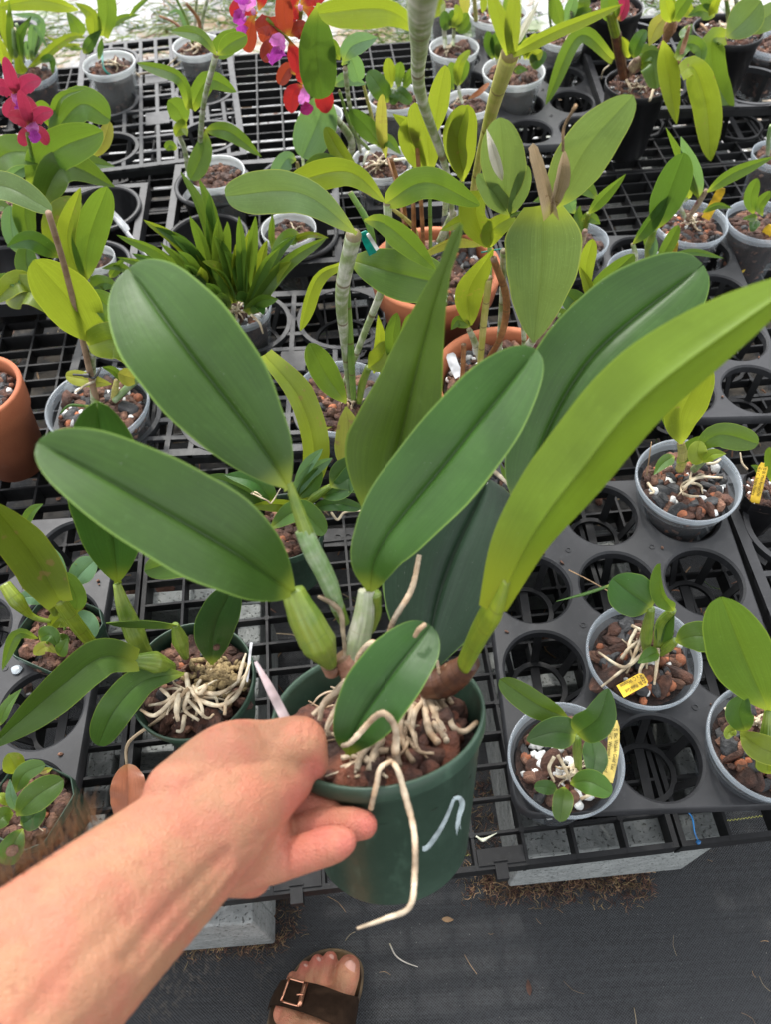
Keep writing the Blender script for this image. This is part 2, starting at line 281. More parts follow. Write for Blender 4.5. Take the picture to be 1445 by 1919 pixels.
def tube_geo(pts, rs, n=24, sides=10, flat=1.0, lump=0., ridge=0.):
    C = spline(pts, n); T = np.gradient(C, axis=0); T /= np.linalg.norm(T, axis=1)[:, None]+1e-12
    R = np.interp(np.linspace(0, 1, n), np.linspace(0, 1, len(rs)), rs)
    a = unit(np.cross(T[0], (0.13, .2, 1) if abs(T[0][2]) < .9 else (1, .1, 0))); V = []; U = []
    for i in range(n):
        a = unit(a-T[i]*np.dot(a, T[i])); b = np.cross(T[i], a)
        rr = R[i]*(1+lump*(random.random()-.5))
        for k in range(sides):
            th = 2*math.pi*k/sides; rq = rr*(1-ridge*abs(math.sin(th*5))**.6) if ridge else rr; V.append(C[i]+(a*math.cos(th)+b*math.sin(th)*flat)*rq); U.append((k/sides, i/(n-1)))
    Fc = [(i*sides+k, i*sides+(k+1) % sides, (i+1)*sides+(k+1) % sides, (i+1)*sides+k) for i in range(n-1) for k in range(sides)]
    Fc += [tuple(range(sides))[::-1], tuple((n-1)*sides+k for k in range(sides))]
    return V, Fc, U
def tube(parent, pts, wpx, mat, name='cane', n=24, sides=10, flat=1., lump=0., label=None):
    dm = np.mean([dep(p) for p in pts]); rs = [w*dm/F/2 for w in wpx]
    rd = .10 if name == 'pseudobulb' and max(wpx) > 17 else 0.
    V, Fc, U = tube_geo(pts, rs, n, max(sides, 40) if rd else sides, flat, lump, rd); o = mk(name, V, Fc, mat, parent, U)
    if label: o['label'] = label
    return o
_ico = {}
def ico(sub):
    if sub not in _ico:
        b = bmesh.new(); bmesh.ops.create_icosphere(b, subdivisions=sub, radius=1); _ico[sub] = (np.array([v.co[:] for v in b.verts]), [tuple(v.index for v in f.verts) for f in b.faces]); b.free()
    return _ico[sub]
def chunk(mb, c, r, kind, sub=2, m=0):
    V, Fc = ico(sub); V = V.copy()
    if kind in ('bark', 'char'): V = np.sign(V)*np.abs(V)**.74; V = V*np.array([1.3, .85, .55])*(.8+rng.random(3)*.45)
    elif kind == 'lava': V = V*(.8+rng.random(3)*.5)
    elif kind == 'perl': V = np.sign(V)*np.abs(V)**.85*(.7+rng.random(3)*.5)
    amp = {'bark': .10, 'char': .11, 'leca': .03, 'perl': .16, 'lava': .14}[kind]
    f = 1
    for k in range(4):
        kv = rng.normal(size=3)*(1.5+k*1.6); V = V*(1+amp/(1+.4*k)*np.sin(V@kv+rng.random()*6))[:, None]
    q = rng.normal(size=4); q /= np.linalg.norm(q); w, x, y, z = q
    if kind in ('bark', 'char'): q2 = np.array([1, .35*rng.normal(), .35*rng.normal(), 0]); q2 /= np.linalg.norm(q2); w, x, y, z = q2; a = rng.random()*6.28; Rz = np.array([[math.cos(a), -math.sin(a), 0], [math.sin(a), math.cos(a), 0], [0, 0, 1]]); V = V@Rz.T
    Rm = np.array([[1-2*(y*y+z*z), 2*(x*y-z*w), 2*(x*z+y*w)], [2*(x*y+z*w), 1-2*(x*x+z*z), 2*(y*z-x*w)], [2*(x*z-y*w), 2*(y*z+x*w), 1-2*(x*x+y*y)]])
    mb.add(c+(V*r)@Rm.T, Fc, m=m)
MIXM = ['bark', 'bark_tan', 'leca', 'charcoal', 'perlite', 'soil']
MIXES = {'std': (.34, .19, .17, .20, .10), 'perl': (.22, .12, .12, .06, .48), 'bark': (.6, .3, .04, .06, 0), 'moss': (.5, .3, 0, .1, .1), 'terra': (.34, .18, .12, .14, .24)}
def mixfill(parent, c, R, kind='std', e1=(1, 0, 0), e2=(0, 1, 0), up=(0, 0, 1), size=.0075, n=None, sub=2, sq=False):
    mb = MB(); e1, e2, up = map(np.asarray, (e1, e2, up)); pr_ = np.array(MIXES[kind]); pr_ = pr_/pr_.sum()
    ring = [c+(e1*math.cos(a)+e2*math.sin(a))*R*.97-up*.006 for a in np.linspace(0, 6.283, 25)[:-1]]
    mb.add([c-up*.004]+ring, [(0, i+1, (i+1) % 24+1) for i in range(24)], m=5)
    size = size*.82; n = n or int(2.3*(R/size)**2); pts = []
    for i in range(n):
        a = 2.39996*i; r_ = math.sqrt((i+.5)/n)*(R-size*1.15); p = c+e1*(math.cos(a)*r_+rng.normal()*size*.25)+e2*(math.sin(a)*r_+rng.normal()*size*.25)+up*(rng.random()*.5-.35)*size*1.2
        k = rng.choice(5, p=pr_); s_ = size*(.65+rng.random()*.6); s_ *= {2: .75, 4: .72}.get(k, 1)
        if rng.random() < .1 and k in (0, 3): s_ *= 1.5
        chunk(mb, p, s_, ('bark', 'bark', 'leca', 'char', 'perl')[k], sub if s_ > .005 else 1, k)
    o = mb.build('potting_mix', MIXM, parent, True); o['kind'] = 'stuff'; return o
def rf_round(th): return 1.0
def rf_sq(th, k=1.22):
    c, s = abs(math.cos(th)), abs(math.sin(th)); return min(1/max(c, s), k/(c+s))
def lathe(c, prof_, e1=(1, 0, 0), e2=(0, 1, 0), up=(0, 0, 1), n=48, rf=rf_round, rot=0., capb=False):
    c, e1, e2, up = map(np.asarray, (c, e1, e2, up)); V = []; U = []
    for j, (r, z) in enumerate(prof_):
        for i in range(n):
            th = 2*math.pi*i/n; q = r*rf(th); V.append(c+(e1*math.cos(th+rot)+e2*math.sin(th+rot))*q+up*z); U.append((i/n, j/max(1, len(prof_)-1)))
    Fc = [(j*n+i, j*n+(i+1) % n, (j+1)*n+(i+1) % n, (j+1)*n+i) for j in range(len(prof_)-1) for i in range(n)]
    if capb: Fc.append(tuple(range(n))[::-1])
    return V, Fc, U
def pot(parent, c, R, H, kind, mix='std', level=.012, size=.0075, rot=0., e1=(1, 0, 0), e2=(0, 1, 0), up=(0, 0, 1), sub=2, fill=True):
    """c: rim centre"""
    c = np.asarray(c); up_ = np.asarray(up); th = .0012; rf = rf_round; nn = 56
    if kind in ('clear', 'frost'):
        pr_ = [(R*.70, -H), (R*.72, -H+.004), (R*.86, -.032), (R*.89, -.022), (R*.925, -.020), (R*.925, -.015), (R*.95, -.013), (R*.95, -.008), (R*.975, -.006)]
        V, Fc, U = lathe(c, pr_, e1, e2, up, nn, capb=True); mk('pot', V, Fc, 'pot_'+kind, parent, U)
        pr2 = [(R*.955, -.007), (R*.99, -.006), (R*1.0, -.001), (R*.99, .0008), (R*.955, 0), (R*.945, -.006), (R*.93, -.012), (R*.925, -.014)]
        V, Fc, U = lathe(c, pr2, e1, e2, up, nn); mk('pot_rim', V, Fc, 'pot_'+kind+'_rim', parent, U)
        if fill:
            pr3 = [(R*.60, -H+.006), (R*.74, -.035), (R*.76, -level-.006)]; V, Fc, U = lathe(c, pr3, e1, e2, up, 40, capb=True)
            V = np.array(V); V = V+rng.normal(size=V.shape)*.0006; mk('root_ball', V, Fc, 'soil', parent, U)
            mb = MB(); pr_m = np.array(MIXES[mix]); pr_m = pr_m/pr_m.sum()
            for i in range(70):
                a = rng.random()*6.283; zz = -H*.95+rng.random()*(H*.8); rr = R*(.70+.17*(zz+H)/H)*.97-size*.95; k = rng.choice(5, p=pr_m)
                chunk(mb, c+(np.asarray(e1)*math.cos(a)+np.asarray(e2)*math.sin(a))*rr+up_*zz, size*.72, ('bark', 'bark', 'leca', 'char', 'perl')[k], 1, k)
            o = mb.build('potting_mix', MIXM, parent, True); o['kind'] = 'stuff'
        Rin = R*.86
    elif kind == 'terra':
        pr_ = [(R*.66, -H), (R*.86, -.042), (R*.93, -.040), (R*1.0, -.003), (R*.995, 0), (R*.90, .0), (R*.885, -.004), (R*.80, -.05), (R*.6, -H+.01)]
        V, Fc, U = lathe(c, pr_, e1, e2, up, nn, capb=True); mk('pot', V, Fc, 'terracotta', parent, U); Rin = R*.86
    else:
        if kind in ('sq', 'sqblack'): rf = rf_sq; nn = 64
        mat = 'pot_black' if kind in ('black', 'sqblack') else 'pot_green'
        pr_ = [(R*.74, -H), (R*.76, -H+.003), (R*.955, -.014), (R*.985, -.013), (R*1.0, -.010), (R*1.0, -.001), (R*.99, .0005), (R*.965, 0), (R*.955, -.004), (R*.945, -.012), (R*.72, -H+.004)]
        V, Fc, U = lathe(c, pr_, e1, e2, up, nn, rf, rot, True); mk('pot', V, Fc, mat, parent, U, smooth=kind not in ('sq', 'sqblack')); Rin = R*(.93 if rf is rf_round else .93)
    if fill: mixfill(parent, c-up_*level, Rin, mix, e1, e2, up, size, sub=sub)
def sizes(c, R): pass
# ================================================================== SETTING
t = NT('fabric'); ob = t.coord(); sp = t.n('SeparateXYZ'); t.l(ob, sp.inputs[0]); X, Y = sp.outputs[0], sp.outputs[1]
warp = t.noise(40, ob, 3); xx = t.math('ADD', X, t.math('MULTIPLY', t.math('SUBTRACT', warp, .5), .0030)); yy = t.math('ADD', t.math('ADD', Y, t.math('MULTIPLY', X, -.10)), t.math('MULTIPLY', t.math('SUBTRACT', t.noise(25, ob, 3, .5, 0), .5), .0040))
wx = t.math('SINE', t.math('MULTIPLY', xx, 2*math.pi/.0034)); wy = t.math('SINE', t.math('MULTIPLY', yy, 2*math.pi/.0030))
wv = t.math('ADD', t.math('MULTIPLY', t.math('MULTIPLY', wx, wy), .5), .5); ln = t.noise(1, t.scale(ob, (6, 420, 1)), 2); h = t.math('ADD', wv, t.math('MULTIPLY', ln, .8))
h = t.math('ADD', h, t.math('MULTIPLY', t.noise(260, ob, 2), .9)); c = t.mix(t.ramp(h, .75, 1.75), (.0035, .0038, .0042), (.046, .049, .053)); c = t.mix(t.ramp(t.noise(4, ob, 5), .35, .75, 0, .45), c, (.024, .026, .029))
dirt = t.math('MULTIPLY', t.ramp(t.noise(3.2, ob, 4, .6), .52, .72), t.ramp(t.noise(160, ob, 4), .48, .62)); c = t.mix(t.math('MULTIPLY', dirt, .7), c, (.16, .13, .10))
und = t.math('MULTIPLY', t.ramp(Y, .5, 1.2), t.ramp(t.noise(14, ob, 5, .65), .42, .62)); c = t.mix(t.math('MULTIPLY', und, .8), c, (.17, .14, .10))
speck = t.ramp(t.noise(520, ob, 1), .77, .80); c = t.mix(t.math('MULTIPLY', speck, .6), c, (.4, .38, .34))
yl = t.math('ABSOLUTE', t.math('SUBTRACT', t.math('SUBTRACT', Y, t.math('MULTIPLY', X, .085)), .1955)); zig = t.math('MULTIPLY', t.math('SINE', t.math('MULTIPLY', X, 2*math.pi/.0045)), .0007)
yl2 = t.math('ABSOLUTE', t.math('ADD', t.math('SUBTRACT', t.math('SUBTRACT', Y, t.math('MULTIPLY', X, .085)), .1955), zig)); st = t.ramp(yl2, .0002, .0007, 1, 0); c = t.mix(st, c, (.42, .42, .10))
t.out(t.bsdf(c, .8, Normal=t.bump(h, .8, .0014, t.bump(t.noise(5, ob, 3), .5, .02))))
t = NT('pale_ground'); ob = t.coord(); n1 = t.noise(1.6, ob, 6, .6); n2 = t.noise(9, ob, 6, .7); n3 = t.noise(60, ob, 5, .7)
c = t.mix(t.ramp(n3, .3, .7), (.34, .34, .33), (.52, .53, .54)); c = t.mix(t.ramp(t.math('ADD', t.math('MULTIPLY', n1, .6), t.math('MULTIPLY', n2, .4)), .50, .60), c, (.40, .30, .20))
c = t.mix(t.math('MULTIPLY', t.ramp(t.noise(2.3, ob, 5, .7), .54, .64), .7), c, (.17, .22, .07)); t.out(t.bsdf(c, .95, Normal=t.bump(n3, .8, .01)))
def sheet(name, x0, x1, y0, y1, z, mat, nx=1, ny=1, edge=0):
    V = []; 
    for j in range(ny+1):
        for i in range(nx+1):
            x = x0+(x1-x0)*i/nx; y = y0+(y1-y0)*j/ny; dz = 0
            if edge and j == ny: y += edge*(mnoise.noise(Vector((x*3, 5, 0)))+.4*mnoise.noise(Vector((x*11, 2, 0))))
            if edge: dz = .004*mnoise.noise(Vector((x*2.2, y*2.2, 3)))+.0015*mnoise.noise(Vector((x*9, y*9, 3)))
            V.append((x, y, z+dz))
    Fc = [(j*(nx+1)+i, j*(nx+1)+i+1, (j+1)*(nx+1)+i+1, (j+1)*(nx+1)+i) for j in range(ny) for i in range(nx)]
    o = mk(name, V, Fc, mat); o['kind'] = 'structure'; return o
def at0(o):      # keep object origin at the world origin so the shader's object coordinates are world metres
    l = np.array(o.location); me = o.data; me.transform(Matrix.Translation(Vector(l))); o.location = (0, 0, 0); return o
at0(sheet('path', -60, 60, -60, 60, -.012, 'pale_ground'))
at0(sheet('ground', -3.2, 3.2, -2.5, 1.62, 0.0, 'fabric', 120, 80, .06))
# ---- bench of clipped plastic grids
BA = rad(4.0)
def BT(V):
    V = np.asarray(V, float).copy(); x, y = V[:, 0].copy(), V[:, 1].copy()
    V[:, 0] = x*math.cos(BA)-y*math.sin(BA); V[:, 1] = .142+x*math.sin(BA)+y*math.cos(BA); return V
bench = tag(empty('bench', (0, 1.0, 0.165)), 'low bench of clipped black plastic grids under all the pots', 'bench')
PW, PD, NX, NY = .56, .575, 11, 17
def nm(V): return V
for pj in range(3):
    for pi in range(-2, 3):
        mb = MB(); X0 = pi*PW-.28+.0015; Y0 = pj*PD+.0015; w, d = PW-.003, PD-.003
        for i in range(NX+1):
            x = X0+w*i/NX; hw = .0026 if i in (0, NX) else .0015; x = min(max(x, X0+hw), X0+w-hw)
            mb.box(x-hw, x+hw, Y0, Y0+d, .176 if i % 4 else .170, .2, BT)
        for j in range(NY+1):
            y = Y0+d*j/NY; hw = .0026 if j in (0, NY) else .0014; y = min(max(y, Y0+hw), Y0+d-hw)
            mb.box(X0, X0+w, y-hw, y+hw, .1855 if j % 4 else .174, .1996, BT)
        for i in range(1, NX, 1):       # small bosses at crossings
            for j in range(1, NY, 4):
                x = X0+w*i/NX; y = Y0+d*j/NY; a = np.linspace(0, 2*math.pi, 9)[:-1]
                V = [(x+.0035*math.cos(q), y+.0035*math.sin(q), .2006) for q in a]+[(x+.0035*math.cos(q), y+.0035*math.sin(q), .195) for q in a]
                mb.add(BT(V), [tuple(range(8))]+[(k, k+8, (k+1) % 8+8, (k+1) % 8) for k in range(8)])
        if pj == 0:                     # connector plates with a clip tab on the front edge
            for i in (3, 7):
                x = X0+w*i/NX; mb.box(x+.002, x+w/NX-.002, Y0+.0035, Y0+.019, .193, .2012, BT); mb.box(x+.018, x+.030, Y0-.010, Y0+.004, .186, .2020, BT); mb.box(x+.017, x+.031, Y0+.006, Y0+.0075, .2013, .203, BT)
        if (pi, pj) in ((0, 1), (1, 0)):
            x = X0+w*6/NX; y = Y0+d*3/NY; mb.box(x+.0025, x+w/NX-.002, y+.002, y+d/NY-.004, .188, .1935, BT)
        mb.build('grid_panel', 'bench_plastic', bench)
# embossed number on a panel
def text_mesh(txt, size, mat, parent, M, name='lettering', extr=.0002):
    cu = bpy.data.curves.new('t', 'FONT'); cu.body = txt; cu.size = size; cu.extrude = extr; cu.align_x = 'LEFT'; cu.resolution_u = 2
    o = bpy.data.objects.new('t', cu); COL.objects.link(o); dg = bpy.context.evaluated_depsgraph_get(); me = bpy.data.meshes.new_from_object(o.evaluated_get(dg)); bpy.data.objects.remove(o)
    V = np.array([v.co[:] for v in me.vertices]) if len(me.vertices) else np.zeros((3, 3)); Fc = [tuple(p.vertices) for p in me.polygons]; bpy.data.meshes.remove(me)
    if callable(M): V = M(V)
    else: V = V@np.array(M)[:3, :3].T+np.array(M)[:3, 3]
    return mk(name, V, Fc, mat, parent, smooth=False)
q = P(612, 1016, .2)
mbp = MB(); mbp.box(q[0]-.004, q[0]+.046, q[1]-.005, q[1]+.022, .190, .1975); pl_ = mbp.build('size_plate', 'bench_plastic', bench)
text_mesh('DO', .016, 'bench_plastic', pl_, Matrix.Translation(Vector((q[0]+.008, q[1]+.002, .1980))), 'lettering', .0008)
# ---- concrete blocks
def block(name, label, x0, x1, y0, y1, ang=0):
    r = tag(empty(name, ((x0+x1)/2, (y0+y1)/2, .006)), label, 'concrete block', 'concrete blocks carrying the bench'); mb = MB(); wt = .028; h = .1665; ym = (y0+y1)/2
    cx, cy = (x0+x1)/2, (y0+y1)/2
    def T(V):
        V = V.copy(); x, y = V[:, 0]-cx, V[:, 1]-cy; V[:, 0] = cx+x*math.cos(ang)-y*math.sin(ang); V[:, 1] = cy+x*math.sin(ang)+y*math.cos(ang); return V
    def xbox(a, b, c, d):
        nx, ny, nz = 6, 6, 8; mb.box(a, b, c, d, .006, h, T)
    xbox(x0, x1, y0, y0+wt); xbox(x0, x1, y1-wt, y1); xbox(x0, x0+wt, y0+wt, y1-wt); xbox(x1-wt, x1, y0+wt, y1-wt); xbox(x0+wt, x1-wt, ym-wt/2, ym+wt/2)
    o = mb.build('block_shell', 'concrete', r)
    bv = o.modifiers.new('b', 'BEVEL'); bv.width = .003; bv.segments = 2
    return r
block('concrete_block', 'grey hollow concrete block under the front corner of the solid tray at the right', .118, .330, .170, .56, rad(3))
block('concrete_block', 'grey hollow concrete block beneath the bench edge below the wrist', -.345, -.156, .112, .50, rad(2))
block('concrete_block', 'grey hollow concrete block deep under the middle of the bench', -.05, .14, .95, 1.34, rad(3))
block('concrete_block', 'grey hollow concrete block under the back right of the bench', .52, .71, 1.15, 1.54, rad(3))
# ---- trays
def place(ox, oy, ang):
    ca, sa = math.cos(ang), math.sin(ang)
    def T(V):
        V = np.asarray(V, float).copy(); x, y = V[:, 0].copy(), V[:, 1].copy(); V[:, 0] = ox+x*ca-y*sa; V[:, 1] = oy+x*sa+y*ca; return V
    return T
def annulus(mb, T, cx, cy, r0, r1, z0, z1, n=40):
    V = []
    for r, z in ((r1, z1), (r0, z1), (r0, z0), (r1, z0)):
        V += [(cx+r*math.cos(a), cy+r*math.sin(a), z) for a in np.linspace(0, 2*math.pi, n+1)[:-1]]
    Fc = [(k*n+i, k*n+(i+1) % n, ((k+1) % 4)*n+(i+1) % n, ((k+1) % 4)*n+i) for k in range(4) for i in range(n)]
    mb.add(T(np.array(V)), Fc)
def strut(mb, T, a, b, w, th):
    a, b = np.array(a), np.array(b); d = unit(b-a); s = unit(np.cross(d, (0, 0, 1))) if abs(d[2]) < .99 else np.array([1., 0, 0]); n_ = np.cross(s, d)
    V = [p+s*sx*w/2+n_*sy*th/2 for p in (a, b) for sx, sy in ((-1, -1), (1, -1), (1, 1), (-1, 1))]
    mb.add(T(np.array(V)), [(0, 3, 2, 1), (4, 5, 6, 7)]+[(i, (i+1) % 4, (i+1) % 4+4, i+4) for i in range(4)])
def cups(mb, T, cx, cy, r, ztop, zbot, rb, n=6, ph=0., bar=True):
    annulus(mb, T, cx, cy, rb-.0045, rb+.001, zbot, zbot+.005)
    for k in range(n):
        a = ph+2*math.pi*k/n; strut(mb, T, (cx+(r+.001)*math.cos(a), cy+(r+.001)*math.sin(a), ztop-.001), (cx+rb*math.cos(a), cy+rb*math.sin(a), zbot+.003), .009, .0016)
    if bar: mb.box(cx-.005, cx+.005, cy-rb+.002, cy+rb-.002, zbot, zbot+.0016, T)
def solid_tray(label, ox, oy, ang, nx, ny, pitch=.0965, r=.0425, z=.262, grp='black pot carrier trays on the bench', mat='tray_black', zb=.2035, margin=0.0, rb=.031):
    T = place(ox, oy, ang); Wd, Hd = nx*pitch, ny*pitch; root = tag(empty('pot_tray', T(np.array([[Wd/2, Hd/2, zb]]))[0]), label, 'plant tray', grp); mb = MB(); n = 48; Rc = .022
    def rc(x, y):
        for cx_, cy_ in ((Rc, Rc), (Wd-Rc, Rc), (Rc, Hd-Rc), (Wd-Rc, Hd-Rc)):
            if (x-cx_)*(1 if cx_ > Wd/2 else -1) > 0 and (y-cy_)*(1 if cy_ > Hd/2 else -1) > 0:
                d = math.hypot(x-cx_, y-cy_)
                if d > Rc: return cx_+(x-cx_)*Rc/d, cy_+(y-cy_)*Rc/d
        return x, y
    for i in range(nx):
        for j in range(ny):
            cx, cy = (i+.5)*pitch, (j+.5)*pitch; V = []; hp = pitch/2
            for k in range(n):
                a = 2*math.pi*k/n+math.pi/n*0; c, s = math.cos(a), math.sin(a); q_ = hp/max(abs(c), abs(s)); x, y = rc(cx+c*q_, cy+s*q_); V.append((x, y, z))
            for rr, zz in ((r+.0025, z), (r, z-.0022), (r-.001, z-.011)):
                V += [(cx+rr*math.cos(2*math.pi*k/n), cy+rr*math.sin(2*math.pi*k/n), zz) for k in range(n)]
            mb.add(T(np.array(V)), [(m_*n+k, m_*n+(k+1) % n, (m_+1)*n+(k+1) % n, (m_+1)*n+k) for m_ in range(3) for k in range(n)])
    plate = mb.build('tray_top', mat, root, False)
    mb = MB(); per = []
    for (a, b) in (((0, 0), (Wd, 0)), ((Wd, 0), (Wd, Hd)), ((Wd, Hd), (0, Hd)), ((0, Hd), (0, 0))):
        for k in range(40): per.append(rc(a[0]+(b[0]-a[0])*k/40, a[1]+(b[1]-a[1])*k/40))
    N = len(per); V = [(x, y, z) for x, y in per]+[(Wd/2+(x-Wd/2)*1.012, Hd/2+(y-Hd/2)*1.009, z-.0015) for x, y in per]+[(Wd/2+(x-Wd/2)*1.018, Hd/2+(y-Hd/2)*1.013, z-.013) for x, y in per]
    mb.add(T(np.array(V)), [(m_*N+k, m_*N+(k+1) % N, (m_+1)*N+(k+1) % N, (m_+1)*N+k) for m_ in range(2) for k in range(N)]); mb.build('tray_edge', mat, root, True)
    for i in range(nx):
        for j in range(ny): mb = MB(); cups(mb, T, (i+.5)*pitch, (j+.5)*pitch, r-.001, z-.010, zb, rb, 6, .52*(i+j)); mb.build('cup_basket', 'bench_plastic', root, False)
    for i in range(nx-1):
        for j in range(ny-1): mb = MB(); annulus(mb, T, (i+1)*pitch, (j+1)*pitch, .0022, .0034, z, z+.0008, 12); mb.build('moulded_boss', mat, root, False)
    return root, T
solid_tray('solid black carrier tray at the front holding pots with white perlite and yellow tags', .1125, .186, rad(-.2), 3, 4, .0965, .0425)
solid_tray('solid black carrier tray behind the front one, below the big leaves', .258, .672, rad(-1.2), 3, 4, .0965, .0425)
solid_tray('solid black carrier tray with blob of clear glue and square green pots', -.603, .160, rad(1.2), 3, 4, .0965, .0425)
solid_tray('solid black carrier tray far back under the frosted seedling pots', .150, 1.322, rad(1), 3, 4, .0955, .040)
solid_tray('dark carrier tray at the far corner beside the pale gravel', -.96, 1.50, rad(8), 3, 4, .0965, .0425)
def lattice_tray(label, ox, oy, ang, Wd, Hd, circ, r, z=.252, mat='lattice_grey', bw=.0068, cell=.031, plates=(), zb=.204, thick=.010, celly=None, grp='latticed carrier trays on the bench'):
    T = place(ox, oy, ang); root = tag(empty('pot_tray', T(np.array([[Wd/2, Hd/2, zb]]))[0]), label, 'plant tray', grp); mb = MB()
    def bars(n_, L, M_, horiz):
        for k in range(n_+1):
            q_ = M_*k/n_; w = bw*1.7 if k in (0, n_) else bw; q_ = min(max(q_, w/2), M_-w/2); cuts = []
            for cx, cy in circ:
                c_ = cy if horiz else cx; o_ = cx if horiz else cy; dd = abs(q_-c_)
                if dd < r: hh = math.sqrt(r*r-dd*dd); cuts.append((o_-hh, o_+hh))
            cuts.sort(); a = 0; seg = []
            for s_, e_ in cuts:
                if s_ > a: seg.append((a, s_))
                a = max(a, e_)
            if a < L: seg.append((a, L))
            zt = z-(.0004 if horiz else 0)
            for s_, e_ in seg:
                if horiz: mb.box(s_, e_, q_-w/2, q_+w/2, z-thick*.6, zt, T)
                else: mb.box(q_-w/2, q_+w/2, s_, e_, z-thick*.6, zt, T)
    bars(round(Hd/(celly or cell)), Wd, Hd, True); bars(round(Wd/cell), Hd, Wd, False)
    for cx, cy in circ: annulus(mb, T, cx, cy, r-.001, r+.0055, z-.009, z+.0008, 56)
    for (a, b, c_, d_) in plates: mb.box(a, b, c_, d_, z-.002, z+.0004, T)
    mb.build('tray_top', mat, root, False)
    for cx, cy in circ: mb = MB(); cups(mb, T, cx, cy, r, z-.008, zb, r*.74, 4, .78); mb.build('cup_basket', 'bench_plastic', root, False)
    mb = MB()
    for (a, b, c_, d_) in ((0, Wd, 0, .002), (0, Wd, Hd-.002, Hd), (0, .002, .002, Hd-.002), (Wd-.002, Wd, .002, Hd-.002)): mb.box(a, b, c_, d_, z-.018, z-thick*.6-.0003, T)
    mb.build('tray_edge', 'bench_plastic', root, False); return root
lattice_tray('grey lattice tray with one large empty ring between tall cane pots', -.44, .650, rad(0), .44, .318, [(.075, .075), (.235, .07), (.388, .07), (.075, .245), (.245, .248), (.388, .252)], .062, .252, plates=((.300, .335, .145, .185), (.150, .165, .140, .185)))
lattice_tray('pale grey lattice tray with two empty rings at the back beside the gravel', -.535, 1.300, rad(8.5), .315, .50, [(.065, .075), (.065, .245), (.065, .415), (.25, .075), (.25, .245), (.25, .415)], .052, .256, celly=.050, plates=((.135, .180, .14, .185), (.135, .180, .30, .345)))
lattice_tray('black open tray with one large empty ring beside the drooping leaf pots', .425, 1.385, rad(-1), .42, .37, [(.10, .095), (.285, .075), (.10, .275), (.30, .275)], .066, .286, 'tray_black', .0065, .062)
lattice_tray('black open tray under the square black pot with a yellow tag', .424, .25, rad(2), .30, .33, [(.075, .08), (.225, .08), (.075, .25), (.225, .25)], .058, .252, 'tray_black', .007, .05)
def cup_tray(label, ox, oy, ang, Wd, Hd, circ, r, z, depth=.075):
    T = place(ox, oy, ang); root = tag(empty('pot_tray', T(np.array([[Wd/2, Hd/2, .2035]]))[0]), label, 'plant tray', 'deep black cup trays'); mb = MB()
    for cx, cy in circ:
        mb = MB(); V = []; n = 48; pr_ = [(r+.006, z-.006), (r+.006, z), (r, z+.0006), (r-.001, z-.004), (r*.80, z-depth), (r*.3, z-depth)]
        for rr, zz in pr_: V += [(cx+rr*math.cos(a), cy+rr*math.sin(a), zz) for a in np.linspace(0, 2*math.pi, n+1)[:-1]]
        mb.add(T(np.array(V)), [(m_*n+k, m_*n+(k+1) % n, (m_+1)*n+(k+1) % n, (m_+1)*n+k) for m_ in range(5) for k in range(n)]); mb.build('cup_basket', 'pot_black', root, True)
    mb = MB(); b = .012
    for (x0_, x1_, y0_, y1_) in ((0, Wd, 0, b), (0, Wd, Hd-b, Hd), (0, b, b, Hd-b), (Wd-b, Wd, b, Hd-b)): mb.box(x0_, x1_, y0_, y1_, z-.03, z-.006, T)
    for cx, cy in circ[:-1]: mb.box(cx+r*.8, cx+r*1.25, cy-.006, cy+.006, z-.012, z-.002, T)
    mb.build('tray_edge', 'tray_black', root, False); return root
cup_tray('deep glossy black cup tray behind the clump of narrow strap leaves', -.335, 1.005, rad(2), .285, .30, [(.072, .075), (.215, .07), (.072, .225), (.215, .225)], .060, .272)
cup_tray('deep glossy black cup tray holding the white pot under the broad leaves', -.66, .955, rad(3), .285, .30, [(.072, .075), (.215, .07), (.072, .225), (.215, .225)], .060, .262)
cup_tray('deep glossy black cup tray behind the orange clay pots', -.01, 1.16, rad(2), .15, .32, [(.075, .08), (.075, .24)], .062, .262)
